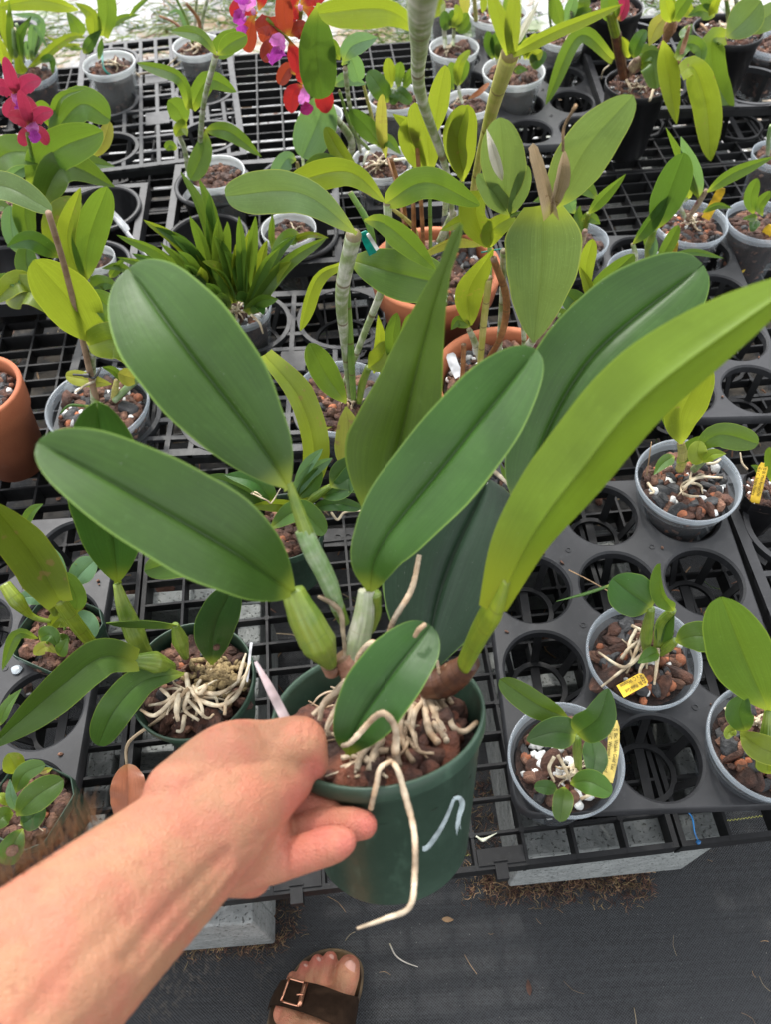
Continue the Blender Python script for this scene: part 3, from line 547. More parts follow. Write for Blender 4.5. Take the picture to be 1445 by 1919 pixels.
# ================================================================== POTTED PLANTS
LAST = {}
class Plant:
    def __init__(s, label, px, py, wpx, kind, zr=.30, mix='std', H=.098, group=None, cat='potted orchid', name='potted_orchid', size=.0075, level=.012, rot=0., sub=2, fill=True):
        s.z = zr; c = P(px, py, zr); R = wpx/2*dep(c)/F; s.c = c; s.R = R
        s.root = tag(empty(name, (c[0], c[1], zr-H)), label, cat, group)
        pot(s.root, c, R, H, kind, mix, level, size, rot, sub=sub, fill=fill); s.zc = zr-level
    def q(s, p): return P(p[0], p[1], s.z+p[2]/100.)
    def L(s, pts, w, mat='leaf_mid', pr='o', fold=.18, roll=0., parent=None, name='leaf', **k):
        return leaf(parent or s.root, [s.q(p) for p in pts], w, mat, pr, fold, roll, name=name, **k)
    def C(s, pts, w, mat='cane_green', name='cane', **k): return tube(s.root, [s.q(p) for p in pts], w, mat, name, **k)
    def Rt(s, pts, w=4, mat='root', **k): return tube(s.root, [s.q(p) for p in pts], [w, w, w*.6], mat, 'root', n=18, sides=7, lump=.15, **k)
    def roots(s, px, py, n=6, L=30, w=4, mat='root', spread=6.28, a0=0., h=.6):
        mb = MB()
        for i in range(n):
            a = a0+spread*(i+random.random()*.7)/n; p = np.array([px+random.uniform(-6, 6), py+random.uniform(-4, 4)]); pts = [P(p[0], p[1], s.z+h/100)]; 
            for k in range(5):
                a += random.uniform(-.7, .7); p = p+np.array([math.cos(a), math.sin(a)*.75])*L/5*random.uniform(.7, 1.3); cc = P(p[0], p[1], s.z-.008); d_ = cc[:2]-s.c[:2]
                if np.linalg.norm(d_) > s.R*.86: break
                pts.append(P(p[0], p[1], s.z-.006+random.uniform(0, .006)))
            if len(pts) < 3: continue
            ww = w*random.uniform(.7, 1.2)*dep(pts[0])/F/2; V, Fc, U = tube_geo(pts, [ww, ww*1.1, ww*.9, ww*.5], 20, 6, 1, .15); mb.add(V, Fc, U)
        if mb.n: mb.build('roots', mat, s.root, True)
    def T(s, pts, w, mat='tag_yellow', lines=(), head='', thick=.0007):
        n = 10; C = spline([s.q(p) for p in pts], n); Tn = np.gradient(C, axis=0); wid = w*dep(C[n//2])/F; V = []; 
        for i in range(n):
            vw = unit(C[i]-CAM); sd_ = unit(np.cross(vw, Tn[i])); nr = unit(np.cross(Tn[i], sd_)); nr = -nr if np.dot(nr, vw) > 0 else nr
            k = 1 if 0 < i else .62
            V += [C[i]+sd_*wid/2*k+nr*thick/2, C[i]-sd_*wid/2*k+nr*thick/2, C[i]-sd_*wid/2*k-nr*thick/2, C[i]+sd_*wid/2*k-nr*thick/2]
        Fc = [(i*4+k, i*4+(k+1) % 4, (i+1)*4+(k+1) % 4, (i+1)*4+k) for i in range(n-1) for k in range(4)]+[(0, 3, 2, 1), ((n-1)*4, (n-1)*4+1, (n-1)*4+2, (n-1)*4+3)]
        o = mk('plant_tag', V, Fc, mat, s.root, smooth=False)
        Ltot = np.sum(np.linalg.norm(np.diff(C, axis=0), axis=1))
        def onto(V_, x0_, y0_, sc):    # x along the tag, y across it
            out = []
            for v in V_:
                f_ = min(max((x0_+v[0]*sc)/Ltot, 0), 1)*(n-1); i = min(int(f_), n-2); a = f_-i; c_ = C[i]*(1-a)+C[i+1]*a; vw = unit(c_-CAM); tt = unit(Tn[i]); sd_ = unit(np.cross(vw, tt)); nr = unit(np.cross(tt, sd_)); nr = -nr if np.dot(nr, vw) > 0 else nr
                side = sd_ if np.dot(np.cross(tt, sd_), nr) > 0 else -sd_
                out.append(c_+side*(y0_+v[1]*sc)+nr*(thick/2+.00025+v[2]*sc*.2))
            return np.array(out)
        for k, tx in enumerate(lines):
            nl = len(lines); fs = wid*.44; sc = min(1., (Ltot*.80)/(len(tx)*fs*.52)); text_mesh(tx, fs, 'ink_text', o, lambda V_, k=k, sc=sc: onto(V_*np.array([sc, 1, 1]), Ltot*.20, wid*(.5-(k+.9)/nl), 1.), 'lettering', .0001)
        if head: 
            fs = wid*.36
            text_mesh(head, fs, 'ink_text', o, lambda V_: onto(np.stack([-V_[:, 1], V_[:, 0], V_[:, 2]], 1), Ltot*.165, -wid*.42, 1.), 'lettering', .0001)
        return o
def blossom(pl, parts, core, name='blossom', lab=None):
    """core: centre (px,py,h); parts: list of (pts, w, mat, pr)"""
    V, Fc = ico(2); c = pl.q(core); r = core[3]*dep(c)/F; b = mk(name, c+V*r*np.array([.8, .8, 1.1]), Fc, 'petal_pink', pl.root, np.zeros((len(V), 2)))
    if lab: b['label'] = lab
    for (pts, w, mat, pr, ruf) in parts: leaf(b, [pl.q(p) for p in pts], w, mat, pr, .12, random.uniform(-.3, .3), name='petal' if 'pink' not in mat and 'violet' not in mat and 'magenta' not in mat else 'lip', ruf=ruf, groove=.02)
    return b
GC, GF, GG = 'orchid seedlings in clear pots', 'orchid seedlings in frosted pots at the back', 'young plants in square green pots'
# ---------------- front right
p = Plant('clear pot of charcoal and clay balls, round-leaved seedling, small flat tag', 1208, 1225, 214, 'clear', mix='std', group=GC, size=.0088)
p.C([(1211, 1222, 0), (1213, 1185, 3.5), (1221, 1140, 8)], [12, 24, 20, 14], 'bulb_green', 'pseudobulb'); p.L([(1222, 1138, 8), (1186, 1115, 9), (1148, 1084, 9.5)], 84, 'leaf_dark', 'r', .1, .15)
p.C([(1232, 1222, 0), (1240, 1170, 3), (1262, 1143, 6)], [14, 22, 14], 'bulb_green', 'pseudobulb'); p.L([(1263, 1145, 6), (1240, 1110, 10), (1239, 1056, 13)], 36, 'leaf_mid', 'o', .5, .5, twist=1.2)
p.L([(1240, 1213, 1), (1248, 1180, 3), (1264, 1143, 6)], 34, 'leaf_dark', 'n', .3, .2); p.C([(1238, 1224, 0), (1268, 1200, 3)], [16, 20, 13], 'bulb_green', 'pseudobulb')
p.L([(1267, 1202, 3), (1305, 1192, 4.5), (1352, 1196, 4.5)], 58, 'leaf_mid', 'o', .15, -.1); p.L([(1236, 1222, 1), (1218, 1228, 2), (1196, 1243, 2)], 28, 'leaf_mid', 'n', .2, 0)
for a in ([(1193, 1180, .6), (1180, 1210, .8), (1190, 1240, .4)], [(1205, 1225, .6), (1170, 1250, .8), (1122, 1222, .4)], [(1200, 1230, .7), (1160, 1262, .6), (1128, 1287, .7)], [(1205, 1190, 1), (1195, 1215, .8), (1175, 1262, .4)], [(1235, 1215, 1), (1232, 1245, .8), (1227, 1283, .5)], [(1215, 1230, .6), (1200, 1260, .6), (1215, 1285, .4)], [(1185, 1172, .4), (1205, 1185, .8), (1215, 1215, .6)], [(1165, 1235, .6), (1180, 1215, .9), (1200, 1200, .6)]): p.Rt(a, 7)
p.roots(1210, 1222, 7, 45, 5.5); p.T([(1211, 1270, .9), (1185, 1284, .8), (1163, 1296, .7)], 25, 'tag_yellow', ('Blc. Waikiki Gold', 'x C. Waianae'), 'A029')
mb = MB(); V, Fc, U = tube_geo([P(1147, 1096, .33), P(1100, 1112, .325), P(1043, 1127, .32)], [.0018, .0022, .0003], 14, 6, .3); mb.add(V, Fc, U); mk('grass_blade', V, Fc, 'leaf_mid', p.root, U)
V, Fc, U = tube_geo([P(1148, 1112, .32), P(1110, 1090, .315), P(1067, 1068, .30)], [.0007, .0007, .0006], 12, 6); tag(mk('pine_needle', V, Fc, 'twig', None, U), 'thin brown pine needle lying across an empty tray hole', 'pine needle')
p = Plant('clear pot full of white perlite with six-leaved seedling and upright yellow tag', 1062, 1420, 218, 'clear', mix='perl', group=GC, size=.0080)
p.C([(1085, 1442, 0), (1083, 1410, 2.5), (1082, 1378, 5)], [13, 18, 15], 'bulb_green', 'pseudobulb')
p.L([(1066, 1346, 5), (1010, 1322, 6.5), (937, 1273, 8)], 52, 'leaf_mid', 'o', .25, .3); p.L([(1082, 1375, 5.5), (1122, 1345, 8), (1141, 1290, 10)], 66, 'leaf_dark', 'b', .22, -.2); p.L([(1080, 1376, 5.2), (1040, 1372, 6), (988, 1387, 6)], 60, 'leaf_dark', 'b', .2, .1)
p.L([(1105, 1378, 3), (1116, 1415, 4), (1112, 1453, 4.5)], 46, 'leaf_dark', 'o', .1, .2); p.L([(1070, 1468, 3), (1105, 1465, 4.5), (1148, 1486, 4.5)], 46, 'leaf_mid', 'o', .15, 0); p.L([(1058, 1474, 2.5), (1056, 1500, 3.5), (1050, 1540, 3.5)], 38, 'leaf_mid', 'o', .2, 0); p.L([(1046, 1482, 2), (1025, 1475, 3), (1002, 1475, 3)], 26, 'leaf_dark', 'o', .2, 0)
p.roots(1075, 1445, 9, 42, 5.5, h=.8); p.T([(1151, 1350, 5), (1150, 1410, 2.5), (1139, 1464, .5)], 21, 'tag_pale_yellow', ("Blc. Waikiki Gold 'Lea'", 'x C. Waianae Leopard'), 'A029')
for a in ([(1040, 1418, 2), (1030, 1440, 1.5), (1040, 1465, .5)], [(1046, 1415, 1.5), (1060, 1440, 1), (1070, 1465, .6)], [(1090, 1497, .5), (1105, 1490, 1), (1120, 1475, .5)]): p.Rt(a, 7)
p = Plant('slotted clear pot at the frame edge under a big bright upright leaf', 1443, 1388, 226, 'clear', mix='std', group=GC, size=.0085)
p.L([(1441, 1332, 4), (1400, 1240, 11), (1352, 1118, 19)], 122, 'leaf_mid', 'o', .22, .25, n=28, notch=.02); p.L([(1398, 1370, 1.5), (1386, 1335, 4), (1397, 1303, 6)], 48, 'leaf_dark', 'r', .15, 0)
p.L([(1388, 1372, 2), (1425, 1400, 3), (1478, 1422, 3)], 52, 'leaf_lime', 'o', .2, 0); p.L([(1380, 1368, .8), (1368, 1372, 2), (1362, 1385, 2)], 22, 'leaf_lime', 'r', .2, 0); p.C([(1425, 1440, 0), (1436, 1380, 2), (1441, 1330, 4)], [18, 24, 14], 'bulb_green', 'pseudobulb')
p.Rt([(1360, 1330, .5), (1375, 1322, 1), (1395, 1310, .5)], 8); p.roots(1420, 1350, 5, 40, 7); p.L([(1440, 1450, .5), (1440, 1430, 2), (1448, 1400, 3)], 40, 'leaf_lime', 'n', .2, 0)
p = Plant('clear pot with clay balls and charcoal under a tall light upright leaf', 1292, 898, 196, 'clear', mix='std', group=GC, size=.0088)
p.C([(1275, 880, 0), (1281, 855, 3), (1277, 830, 6)], [17, 19, 14], 'cane_yellow', 'pseudobulb'); p.L([(1277, 832, 6), (1280, 770, 12), (1328, 683, 21)], 74, 'leaf_lime', 'o', .22, -.15, n=26); p.L([(1268, 822, 6), (1257, 780, 9), (1268, 734, 14)], 34, 'leaf_mid', 'o', .3, .4)
p.L([(1302, 846, 5.5), (1350, 815, 8), (1422, 832, 7)], 50, 'leaf_mid', 'o', .15, -.2); p.L([(1270, 868, 2), (1300, 840, 4), (1335, 812, 7)], 34, 'leaf_mid', 'n', .3, 0); p.L([(1319, 866, 5), (1308, 850, 6.2), (1312, 826, 7)], 36, 'leaf_lime', 'r', .2, 0); p.L([(1319, 866, 5.2), (1335, 852, 6.5), (1362, 850, 7)], 22, 'leaf_lime', 'n', .2, 0)
p.L([(1264, 855, .8), (1244, 868, 2), (1226, 890, 2)], 24, 'leaf_mid', 'n', .3, 0); p.C([(1301, 880, 0), (1320, 862, 4.5)], [14, 13, 12], 'bulb_striped', 'pseudobulb'); p.C([(1213, 892, 0), (1222, 828, 4)], [3, 2], 'twig', 'dry_stem', sides=5)
for a in ([(1280, 915, .4), (1310, 895, .8), (1355, 895, .6)], [(1280, 925, .4), (1295, 930, .6), (1310, 930, .4)], [(1215, 905, .4), (1226, 922, .6), (1218, 925, .4)], [(1325, 868, 1), (1340, 868, 1), (1352, 860, 1)]): p.Rt(a, 6)
p.roots(1290, 905, 5, 40, 4.5)
p = Plant('small square black pot with mossy mix and an ink-printed yellow tag', 1440, 918, 96, 'sqblack', zr=.275, mix='moss', H=.07, size=.0045, rot=.45, level=.006)
p.T([(1433, 868, 3.8), (1425, 900, 2), (1415, 942, -.4)], 17, 'tag_yellow', ('Bl. Mini Apricot Dbl', 'x C. Jalapa Harry'), 'A122'); p.L([(1447, 905, .5), (1448, 870, 4), (1442, 838, 7)], 26, 'leaf_mid', 'o', .2, 0); p.L([(1428, 885, 1), (1418, 876, 2.5), (1408, 872, 3)], 14, 'leaf_mid', 'n', .3, 0); p.Rt([(1402, 880, .5), (1392, 868, 1), (1388, 848, 1.5)], 4)
# ---------------- right, second tray
p = Plant('clear pot with a brown stem, a long right-pointing leaf and a blank yellow tag', 1296, 415, 137, 'clear', mix='std', group=GC)
p.C([(1289, 412, 0), (1305, 388, 2.5), (1325, 357, 6)], [9, 11, 9], 'cane_purple'); p.L([(1326, 360, 6), (1375, 325, 9), (1452, 293, 12)], 27, 'leaf_mid', 'n', .35, -.4); p.L([(1312, 371, 4), (1300, 320, 10), (1277, 256, 18)], 32, 'leaf_grey', 'n', .3, .2); p.L([(1310, 372, 4), (1275, 290, 14), (1249, 239, 19)], 20, 'leaf_mid', 'n', .4, .4)
p.L([(1293, 372, 3), (1285, 350, 6), (1300, 330, 8)], 22, 'leaf_lime', 'n', .3, 0); p.L([(1318, 398, 2), (1345, 385, 3.5), (1373, 390, 3.5)], 13, 'leaf_mid', 'n', .3, -.3); p.T([(1355, 352, 5.5), (1340, 380, 2.5), (1323, 410, -.3)], 16, 'tag_yellow'); p.roots(1300, 415, 7, 24, 3.4); p.C([(1286, 410, 0), (1276, 385, 3), (1290, 372, 4)], [7, 8, 6], 'cane_white')
p = Plant('clear pot at the frame edge with a slanting yellow label printed in two lines', 1428, 412, 128, 'clear', mix='bark', group=GC)
p.L([(1413, 402, 1.5), (1408, 370, 4.5), (1420, 334, 8)], 25, 'leaf_mid', 'o', .25, 0); p.L([(1430, 405, 1.5), (1425, 385, 3), (1445, 358, 6)], 20, 'leaf_mid', 'o', .3, 0); p.L([(1420, 408, 1.2), (1405, 408, 2), (1392, 410, 2)], 14, 'leaf_mid', 'n', .3, 0); p.L([(1418, 412, 1), (1413, 425, 1.5), (1409, 434, 1)], 20, 'leaf_dark', 'r', .2, 0)
p.T([(1447, 422, 1), (1420, 465, -3.5), (1386, 507, -7)], 17, 'tag_yellow', ('Rlc. Goldenzelle', 'Lemon Chiffon'), '')
p = Plant('clear pot with knotted white roots behind the big blue-green leaf', 1205, 508, 132, 'clear', mix='std', group=GC)
p.C([(1215, 492, 0), (1218, 460, 3), (1227, 430, 6)], [11, 17, 10], 'bulb_green', 'pseudobulb'); p.C([(1190, 500, 0), (1192, 480, 2), (1187, 457, 4)], [8, 10, 8], 'cane_white'); p.L([(1229, 431, 6), (1252, 370, 12), (1283, 286, 20)], 64, 'leaf_dark', 'o', .18, -.15, n=24); p.L([(1187, 457, 4), (1215, 420, 7), (1259, 355, 13)], 30, 'leaf_dark', 'n', .7, -.5)
p.L([(1230, 498, .8), (1248, 470, 3), (1273, 422, 7.5)], 25, 'leaf_mid', 'o', .35, 0); p.L([(1256, 480, 2.5), (1300, 472, 3.5), (1357, 484, 2.5)], 12, 'leaf_mid', 'n', .3, 0); p.L([(1216, 478, 1), (1218, 460, 2), (1206, 432, 5)], 16, 'leaf_mid', 'n', .3, 0); p.L([(1222, 485, 1), (1226, 465, 3), (1228, 440, 5)], 16, 'leaf_grey', 'n', .2, 0); p.T([(1268, 452, 4), (1262, 480, 1.5), (1255, 500, 0)], 11, 'tag_yellow')
for a in ([(1190, 485, 2), (1180, 500, .8), (1160, 515, .4)], [(1200, 495, 1.5), (1195, 515, .8), (1205, 530, .3)], [(1215, 498, 1), (1225, 515, .8), (1215, 530, .3)], [(1188, 492, 1), (1180, 515, .6), (1190, 532, .3)]): p.Rt(a, 6)
p.roots(1198, 502, 7, 30, 4.5)
p = Plant('clear pot with glossy bright leaves squeezed against the clay pot rim', 1095, 600, 124, 'clear', mix='std', group=GC)
p.L([(1100, 548, 4), (1140, 520, 7), (1190, 476, 11)], 38, 'leaf_mid', 'o', .35, -.3); p.L([(1103, 548, 4), (1100, 500, 8), (1112, 448, 14)], 30, 'leaf_lime', 'o', .25, 0); p.L([(1126, 608, .8), (1095, 580, 3.5), (1056, 546, 5)], 46, 'leaf_dark', 'o', .35, .2); p.L([(1118, 572, 2.5), (1105, 535, 6), (1088, 500, 9)], 22, 'leaf_lime', 'n', .5, .3); p.L([(1085, 612, .5), (1080, 590, 3), (1100, 560, 5)], 34, 'leaf_olive', 'o', .3, 0); p.L([(1068, 600, .8), (1055, 588, 2.5), (1040, 585, 2)], 20, 'leaf_mid', 'r', .3, 0)
p.Rt([(1062, 600, .5), (1056, 612, .8), (1066, 625, .4)], 5); p.roots(1090, 605, 5, 26, 4)
p = Plant('clear pot half hidden behind the broad drooping leaf beside a dark purple cane', 1090, 448, 104, 'clear', mix='bark', group=GC)
p.C([(1092, 446, 0), (1098, 425, 2), (1104, 400, 5)], [8, 11, 9], 'bulb_lime', 'pseudobulb'); p.L([(1104, 401, 5), (1130, 370, 8), (1174, 326, 12)], 24, 'leaf_mid', 'n', .4, -.4); p.L([(1121, 373, 7), (1095, 350, 8), (1060, 352, 8)], 30, 'leaf_mid', 'o', .3, 0); p.L([(1078, 400, 3), (1068, 380, 5), (1076, 358, 7)], 26, 'leaf_grey', 'o', .2, 0); p.L([(1090, 413, 3), (1108, 408, 4), (1126, 420, 3)], 20, 'leaf_mid', 'n', .25, 0); p.L([(1060, 400, 3), (1030, 372, 5), (1000, 378, 5)], 22, 'leaf_mid', 'n', .3, 0); p.L([(1095, 442, 1), (1085, 410, 3), (1088, 385, 5)], 20, 'leaf_mid', 'n', .3, 0)
p = Plant('clear pot behind the held leaves with thick white roots over charcoal', 935, 905, 150, 'clear', mix='std', group=GC, size=.0085)
for a in ([(912, 872, .6), (935, 890, .9), (962, 915, .5)], [(935, 962, .4), (950, 955, .8), (968, 945, .5)]): p.Rt(a, 9)
p.L([(955, 900, .5), (945, 885, 2), (939, 870, 3)], 10, 'leaf_mid', 'n', .3, 0); p.L([(972, 850, 3), (958, 835, 4), (945, 815, 6)], 18, 'leaf_mid', 'n', .3, 0)
# ---------------- tall cane plants in clay pots
p = Plant('orange clay pot of tall jointed canes, one thick cane leaving the frame top', 816, 500, 250, 'terra', zr=.335, mix='terra', H=.13, cat='potted orchid', group='tall cane orchids in clay pots', size=.0085, level=.012)
p.C([(852, 450, 0), (840, 330, 14), (790, 180, 29), (787, 90, 39), (797, -60, 55)], [13, 15, 22, 27, 32, 34], 'cane_white', n=40, sides=14)
p.L([(790, 62, 42), (720, 18, 44), (597, 26, 42)], 62, 'leaf_lime', 'o', .35, .5, n=26); p.L([(800, 30, 45), (815, 0, 48), (840, -30, 50)], 40, 'leaf_lime', 'n', .3, 0)
p.C([(880, 430, 0), (893, 330, 11), (925, 200, 26), (958, 98, 38)], [13, 17, 24, 26], 'cane_yellow', n=34)
p.L([(958, 100, 38), (940, 40, 44), (915, -30, 52)], 30, 'leaf_lime', 's', .4, .3); p.L([(960, 98, 38), (962, 40, 45), (968, -40, 55)], 30, 'leaf_lime', 's', .3, 0); p.L([(962, 100, 38), (1040, 60, 41), (1168, 8, 44)], 24, 'leaf_lime', 's', .5, -.3); p.L([(968, 85, 39), (985, 50, 42), (1012, 0, 46)], 14, 'spathe_white', 'n', .8, 0, name='spathe')
p.L([(868, 340, 11), (866, 270, 19), (878, 196, 27)], 56, 'leaf_lime', 'o', .12, 0); p.L([(862, 332, 11), (858, 262, 20), (876, 198, 28)], 54, 'leaf_lime', 'o', .3, .5); p.C([(862, 440, 0), (867, 338, 11)], [9, 9], 'cane_green')
p.L([(812, 258, 18), (822, 190, 26), (835, 122, 33)], 40, 'leaf_lime', 'o', .2, -.2); p.L([(806, 328, 11), (800, 260, 18), (778, 192, 26)], 54, 'leaf_lime', 'o', .25, .3); p.L([(781, 266, 17), (770, 232, 20), (737, 213, 22)], 34, 'leaf_lime', 'n', .6, .6); p.L([(800, 330, 11), (770, 270, 17), (762, 222, 22)], 40, 'leaf_lime', 'o', .2, 0)
for a, w, mt in (([(795, 472, 0), (790, 380, 9), (782, 264, 17)], [8, 8, 8], 'cane_brown'), ([(763, 455, 0), (757, 380, 8), (733, 296, 15)], [8, 8, 7], 'cane_brown'), ([(777, 466, 0), (776, 400, 7), (774, 370, 9)], [9, 9, 8], 'cane_brown'), ([(808, 470, 0), (807, 400, 6), (806, 328, 11)], [7, 7, 7], 'cane_green'), ([(786, 462, 0), (775, 425, 4), (735, 390, 8)], [8, 8, 7], 'cane_yellow'), ([(834, 432, 0), (836, 385, 5), (838, 345, 9)], [11, 11, 10], 'cane_white'), ([(826, 452, 0), (850, 400, 6)], [16, 14], 'cane_white'), ([(838, 445, 0), (838, 410, 3)], [9, 8], 'cane_white')): p.C(a, w, mt)
p.L([(917, 464, 8), (892, 400, 14), (905, 358, 18)], 60, 'leaf_olive', 'o', .35, .3); p.L([(919, 464, 8), (925, 430, 12), (966, 402, 14)], 42, 'leaf_olive', 'o', .35, -.3); p.L([(912, 464, 8), (880, 415, 10), (826, 432, 8)], 32, 'leaf_olive', 'n', .4, .2); p.L([(908, 458, 8), (845, 452, 6), (768, 492, 4)], 26, 'leaf_yellow', 'n', .5, .8)
p.C([(903, 473, 7.2), (925, 469, 7.2), (945, 466, 7.2)], [3, 3, 3], 'green_wire', 'twist_tie', sides=6)
p.C([(912, 560, 0), (917, 520, 4), (919, 462, 8)], [10, 11, 9], 'cane_green'); V, Fc = ico(3); mb = MB(); chunk(mb, P(862, 418, .36), .016, 'char', 3, 0); mb.build('charcoal_lump', 'charcoal', p.root, True)
p.T([(742, 480, .5), (760, 488, .4), (775, 492, .3)], 14, 'tag_white')
p = Plant('orange clay pot with dry papery sheaths, one very broad drooping leaf', 952, 708, 284, 'terra', zr=.315, mix='terra', H=.112, group='tall cane orchids in clay pots', size=.0085)
p.L([(1019, 384, 27), (1016, 500, 20), (1001, 642, 9)], 140, 'leaf_pale', 'h', .10, .05, n=28, groove=.05, name='leaf', label='broad pale heart-shaped leaf'); p.L([(1045, 388, 27), (1095, 285, 36), (1188, 178, 42)], 98, 'leaf_pale', 'o', .18, -.2, n=26, notch=.02)
p.L([(946, 392, 24), (945, 310, 31), (938, 220, 38)], 84, 'leaf_pale', 'o', .12, .1, n=24, notch=.02); p.L([(957, 404, 23), (925, 360, 27), (897, 325, 29)], 44, 'leaf_pale', 'o', .3, .4); p.L([(958, 404, 23), (972, 360, 27), (985, 308, 31)], 38, 'leaf_pale', 'o', .3, -.5)
p.L([(942, 338, 30), (928, 290, 34), (913, 242, 38)], 20, 'spathe_white', 'n', .6, .2, name='spathe')
p.L([(1036, 400, 26.5), (1022, 340, 32), (1000, 268, 38)], 30, 'spathe_dry', 'w', 1.0, .3, name='spathe'); p.L([(1033, 400, 26.5), (1048, 345, 32), (1058, 280, 38)], 30, 'spathe_dry', 'd', .9, -.4, name='spathe', ruf=.15); p.C([(1056, 282, 38), (1058, 240, 41), (1080, 198, 45)], [6, 5, 6], 'twig', 'dry_stalk', lump=.5, sides=7)
p.C([(1000, 665, 1), (1045, 570, 10), (1085, 470, 19), (1098, 432, 22)], [19, 20, 18, 9], 'cane_purple'); p.C([(980, 690, 0), (985, 660, 5), (1000, 636, 9)], [17, 18, 15], 'cane_white')
p.C([(905, 690, 0), (940, 630, 6), (950, 560, 12), (926, 485, 20)], [11, 13, 14, 12], 'cane_brown'); p.C([(935, 675, 0), (942, 560, 11), (945, 470, 20)], [12, 11, 12], 'cane_white'); p.C([(900, 692, 0), (908, 600, 9), (918, 520, 16)], [12, 13, 12], 'cane_yellow'); p.C([(908, 695, 0), (890, 640, 4), (880, 618, 6.5)], [12, 14, 10], 'cane_white'); p.C([(867, 712, 0), (869, 680, 2.5), (870, 645, 5)], [9, 9, 10], 'cane_brown'); p.C([(985, 700, 0), (975, 400, 24)], [10, 9], 'cane_white')
p.L([(883, 610, 7), (880, 545, 13), (926, 466, 21)], 54, 'leaf_olive', 'n', .3, -.3, n=22); p.L([(882, 612, 7), (860, 600, 8), (846, 618, 7)], 26, 'leaf_mid', 'n', .4, .5); p.L([(881, 606, 7), (878, 575, 9), (868, 538, 13)], 13, 'spathe_white', 'n', .8, 0, name='spathe')
p.T([(845, 662, 1.5), (850, 680, .8), (862, 706, 0)], 18, 'tag_white'); p.C([(1000, 395, 26), (985, 398, 25.5), (960, 404, 23)], [9, 9, 8], 'cane_green')
c0 = P(-48, 745, .335)
p = Plant('smooth orange clay pot with a side slot cut by the left frame edge', -52, 728, 178, 'terra', zr=.345, mix='terra', H=.14, group='tall cane orchids in clay pots')
sl_ = P(31, 838, .255); V, Fc = ico(2); mk('side_slot', np.array([P(27, 845, .25)+v*np.array([.0035, .004, .012]) for v in V]), Fc, 'soil', p.root)
# ---------------- middle
p = Plant('clear pot of dark bark with long jointed canes and a yellow hanging leaf', 640, 742, 186, 'clear', mix='bark', cat='potted orchid', group=GC, size=.0095)
p.C([(655, 745, 0), (645, 640, 11), (640, 550, 20), (662, 440, 29)], [11, 15, 21, 25, 26], 'cane_white', n=36, sides=14); p.C([(662, 752, 0), (655, 640, 11), (645, 500, 22)], [12, 15, 14], 'cane_green'); p.C([(645, 718, 0), (680, 630, 10), (728, 500, 21), (726, 380, 28)], [12, 13, 15, 15], 'cane_white', n=32); p.C([(672, 755, 0), (678, 720, 3), (690, 688, 6)], [11, 15, 13], 'bulb_green', 'pseudobulb')
p.L([(668, 438, 29.5), (560, 362, 32), (422, 368, 28)], 80, 'leaf_pale', 'o', .2, .25, n=28, label='long pale leaf with a browned tip'); p.L([(682, 412, 29.5), (730, 425, 29), (818, 506, 23)], 46, 'leaf_mid', 'n', .35, -.2, n=24); p.L([(723, 380, 28), (650, 322, 30), (545, 342, 26)], 56, 'leaf_lime', 'o', .25, .3, n=26); p.L([(722, 382, 28), (800, 342, 30), (900, 385, 26)], 58, 'leaf_mid', 'b', .15, -.2, n=26)
p.L([(652, 486, 22), (735, 510, 22), (842, 535, 19)], 92, 'leaf_mid', 'o', .15, 0, n=26); p.L([(636, 496, 21), (592, 525, 20), (562, 620, 14)], 30, 'leaf_lime', 's', .5, .6, n=22); p.C([(700, 470, 22), (690, 420, 25), (655, 360, 28)], [14, 13, 10], 'cane_green')
p.L([(648, 756, 5), (612, 705, 9), (579, 643, 14)], 52, 'leaf_mid', 'o', .15, .1, notch=0); p.L([(648, 762, 5), (652, 810, 3), (647, 874, 0)], 50, 'leaf_yellow', 'o', .12, 0, label='yellowing leaf with a dry spot'); p.L([(690, 690, 6), (715, 670, 8), (728, 640, 10)], 48, 'leaf_olive', 'o', .3, 0)
p.L([(748, 712, 3), (738, 640, 11), (745, 586, 17)], 32, 'leaf_mid', 'o', .35, .2); p.L([(752, 712, 3), (762, 640, 11), (768, 588, 17)], 32, 'leaf_mid', 'o', .35, -.2); p.T([(680, 434, 27), (688, 454, 25.5), (698, 476, 24)], 16, 'tag_teal'); p.T([(688, 438, 27), (697, 452, 26), (707, 468, 25)], 7, 'tag_white'); p.C([(650, 765, 4), (652, 758, 5), (646, 752, 5)], [5, 5, 4], 'twig', 'dry_bract', sides=6); p.roots(660, 750, 5, 26, 4); p.L([(700, 700, 4), (712, 640, 9), (708, 590, 14)], 22, 'leaf_olive', 'n', .3, 0)
p.L([(562, 800, -.8), (590, 806, -.2), (622, 800, -.6)], 7, 'leaf_yellow', 's', .2, 0)
p = Plant('clear pot of clay balls with yellow-green leaves tied to a tall wooden stake', 181, 757, 194, 'clear', mix='std', group=GC, size=.0085)
p.C([(180, 752, 0), (150, 620, 14), (120, 500, 25), (90, 399, 34)], [15, 12, 11, 10], 'wood_stake', 'stake', sides=12); p.C([(176, 755, 0), (172, 690, 6), (174, 640, 12)], [14, 13, 12], 'cane_white'); p.C([(160, 703, 6), (176, 708, 6.5), (188, 690, 6.5)], [4, 5, 4], 'black_plastic_tie', 'zip_tie', sides=6); p.C([(136, 702, 6.5), (162, 704, 6.5)], [4, 5], 'black_plastic_tie', 'zip_tie', sides=6); p.C([(157, 704, 6.6), (167, 704, 6.6)], [10, 10], 'black_plastic_tie', 'zip_tie_head', sides=4)
